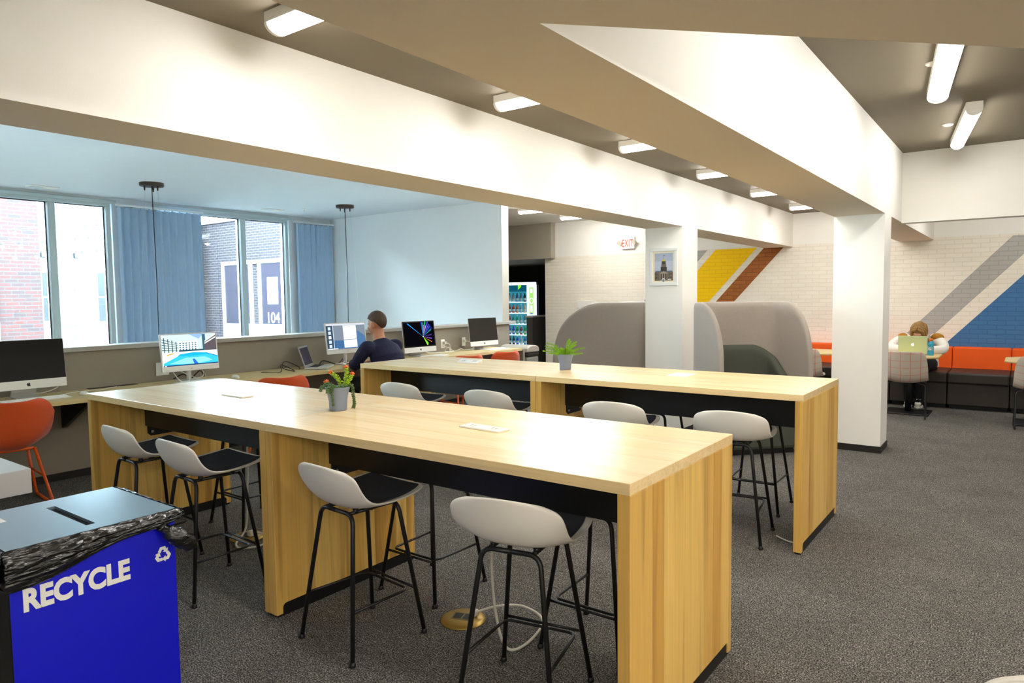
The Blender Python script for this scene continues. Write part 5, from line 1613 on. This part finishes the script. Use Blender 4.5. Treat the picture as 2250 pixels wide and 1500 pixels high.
# white rendered block farther back
t = thing('apartment_block', 'white rendered building with small windows behind the brick building', 'building', (-20, 8, -3.2))
bd_ = MB().box(-4, 0, -8, 3.2, 0, 8.4).build('wall', m_stu, t)
j = MB()
for z in (4.05, 4.97, 5.9): j.box(-.002, .004, -1.5, 3.2, z - .008, z + .008)
for y in (-.20, .62): j.box(-.002, .004, y - .008, y + .008, 3, 9)
j.build('panel_joint', M('joint_grey', '#393b3d', .8), t)
for y0, y1, z0, z1 in ((-.93, -.62, 4.20, 5.42), (.37, .98, 4.15, 5.45), (-.93, -.62, 6.55, 7.3), (.37, .98, 6.60, 7.5)):
    f = bx('window', -.02, .02, y0 - .04, y1 + .04, z0 - .04, z1 + .04, m_wtrim, t)
    zm = (z0 + z1) / 2
    bx('pane', .02, .025, y0, y1, z0, zm - .02, m_og, f); bx('pane', .02, .025, y0, y1, zm + .02, z1, m_og, f)
for y in (-.88, -.12):
    bx('wall_lamp', 0, .10, y - .06, y + .06, 5.82, 5.95, M('wall_lamp_grey', '#1a1e22', .5), t)
# brick shop wing at right angles
t = thing('brick_shop', 'grey-red brick shop building with white framed doorway, through the right window', 'building', (-17.5, 11.6, -3.2))
MB().box(-5, 3.5, 0, 3, 0, 6.98).build('wall', m_rbr2, t)
bx('parapet_cap', -5.05, 3.55, -.06, .1, 6.98, 7.06, m_wtrim, t)
df = MB()
DXL, DXR, DZ0, DZ1 = -1.82, 1.22, 3.2, 5.80
df.box(DXL, DXR, -.06, 0, DZ1 - .10, DZ1)
for x in (DXL, -.42, .02, DXR - .12): df.box(x, x + .12, -.06, 0, DZ0, DZ1 - .1)
df.build('door_frame', m_wtrim, t)
for a, c in ((DXL + .12, -.42), (.14, DXR - .12)):
    bx('shop_window', a, c, -.03, -.02, 3.99, DZ1 - .1, m_og2, t)
MB().box(DXL + .12, DXR - .12, -.045, -.02, DZ0, 3.99).build('kick_panel', M('pale_blue_panel', '#6c7690', .6, var=.05), t)
text_mesh('lettering', '104', .42, M('sign_letter_white', '#f2f4f6', .5), t, basis((.34, -.032, 4.03), (1, 0, 0), (0, 0, 1)), bold=.002)
bx('blind', .42, .92, -.0325, -.0315, 4.55, 5.3, M('blind_grey', '#8f8fa8', .7), t)
# strings of bulbs across the yard
m_bulb = M('bulb_glass', '#f4f2ea', .2); m_wire = M('string_wire', '#1b1f22', .6)
for k, (z0, z1, ys, lb) in enumerate(((2.80, 3.08, (4.9, 5.45, 6.1, 6.33), 'uppermost string of bulbs across the yard outside the left window'),
                                      (2.55, 2.86, (4.70, 4.99, 5.35, 5.92, 6.15, 6.40), 'middle string of bulbs across the yard outside the left window'),
                                      (2.38, 2.56, (4.88, 5.24, 5.62, 6.03, 6.30), 'lowest string of bulbs across the yard outside the left window'))):
    t = thing('string_lights', lb, 'string lights', (-15, 0, 0), 0, 'bulb strings over the yard')
    f = lambda y: z0 + (z1 - z0) * (y - 4.4) / 2.1 - .05 * math.sin(PI * (y - 4.2) / 2.5)
    MB().tube([(0, y / 10, f(y / 10)) for y in range(30, 74, 2)], .005, 5).build('wire', m_wire, t)
    for y in ys:
        s = MB().lathe([(.02, -.045), (.026, -.01), (.02, 0)], 8, (0, y, f(y))).build('bulb_socket', m_wire, t)
        MB().ball((0, y, f(y) - .075), (.032, .032, .038), 10).build('bulb', m_bulb, s)
struct(bx('ground', -40, -10.62, -15, 25, -3.4, -3.2, M('paving', '#b9b7b2', .8, var=.06)))
SKY = 25.0
EXPOSURE = 1.5
# ------------------------------------------------------------------ camera, daylight, exposure
cam = bpy.data.cameras.new('camera'); co = bpy.data.objects.new('camera', cam); C.objects.link(co)
cam.sensor_width = 36; cam.lens = 1523.0 / 2250 * 36; cam.clip_start = 0.05
yw, pt, rl = D2R(36.54), D2R(3.70), D2R(-0.673)
fwd = Vector((-math.sin(yw), math.cos(yw), 0)); rgt = Vector((math.cos(yw), math.sin(yw), 0)); up = Vector((0, 0, 1))
f2 = fwd * math.cos(pt) - up * math.sin(pt); u2 = up * math.cos(pt) + fwd * math.sin(pt)
r3 = rgt * math.cos(rl) + u2 * math.sin(rl); u3 = u2 * math.cos(rl) - rgt * math.sin(rl)
mw = Matrix.Identity(4)
for i in range(3):
    mw[i][0] = r3[i]; mw[i][1] = u3[i]; mw[i][2] = -f2[i]
mw[0][3], mw[1][3], mw[2][3] = 0, 0, 1.48
co.matrix_world = mw
bpy.context.scene.camera = co

W = bpy.data.worlds.new('overcast_sky'); bpy.context.scene.world = W; W.use_nodes = True
wt = W.node_tree; wt.nodes.clear()
wo = wt.nodes.new('ShaderNodeOutputWorld'); bg = wt.nodes.new('ShaderNodeBackground')
bg.inputs[0].default_value = (0.72, 0.87, 1.0, 1); bg.inputs[1].default_value = SKY
wt.links.new(bg.outputs[0], wo.inputs[0])
for y0, y1 in ((-1.34, 1.11), (2.06, 4.51), (5.26, 7.44)):
    l = bpy.data.lights.new('window_portal', 'AREA'); l.shape = 'RECTANGLE'; l.size = y1 - y0; l.size_y = 5.7
    l.cycles.is_portal = True
    o = bpy.data.objects.new('window_portal', l); C.objects.link(o)
    o.location = (-10.6, (y0 + y1) / 2, -.07)
    o.rotation_euler = Vector((-1, 0, 0)).to_track_quat('Z', 'Y').to_euler()
S = bpy.context.scene
S.view_settings.view_transform = 'Standard'; S.view_settings.look = 'None'
S.view_settings.gamma = 1.0; S.view_settings.use_curve_mapping = False
S.view_settings.exposure = EXPOSURE
S.cycles.use_denoising = True
S.cycles.max_bounces = 10; S.cycles.diffuse_bounces = 6; S.cycles.sample_clamp_indirect = 8
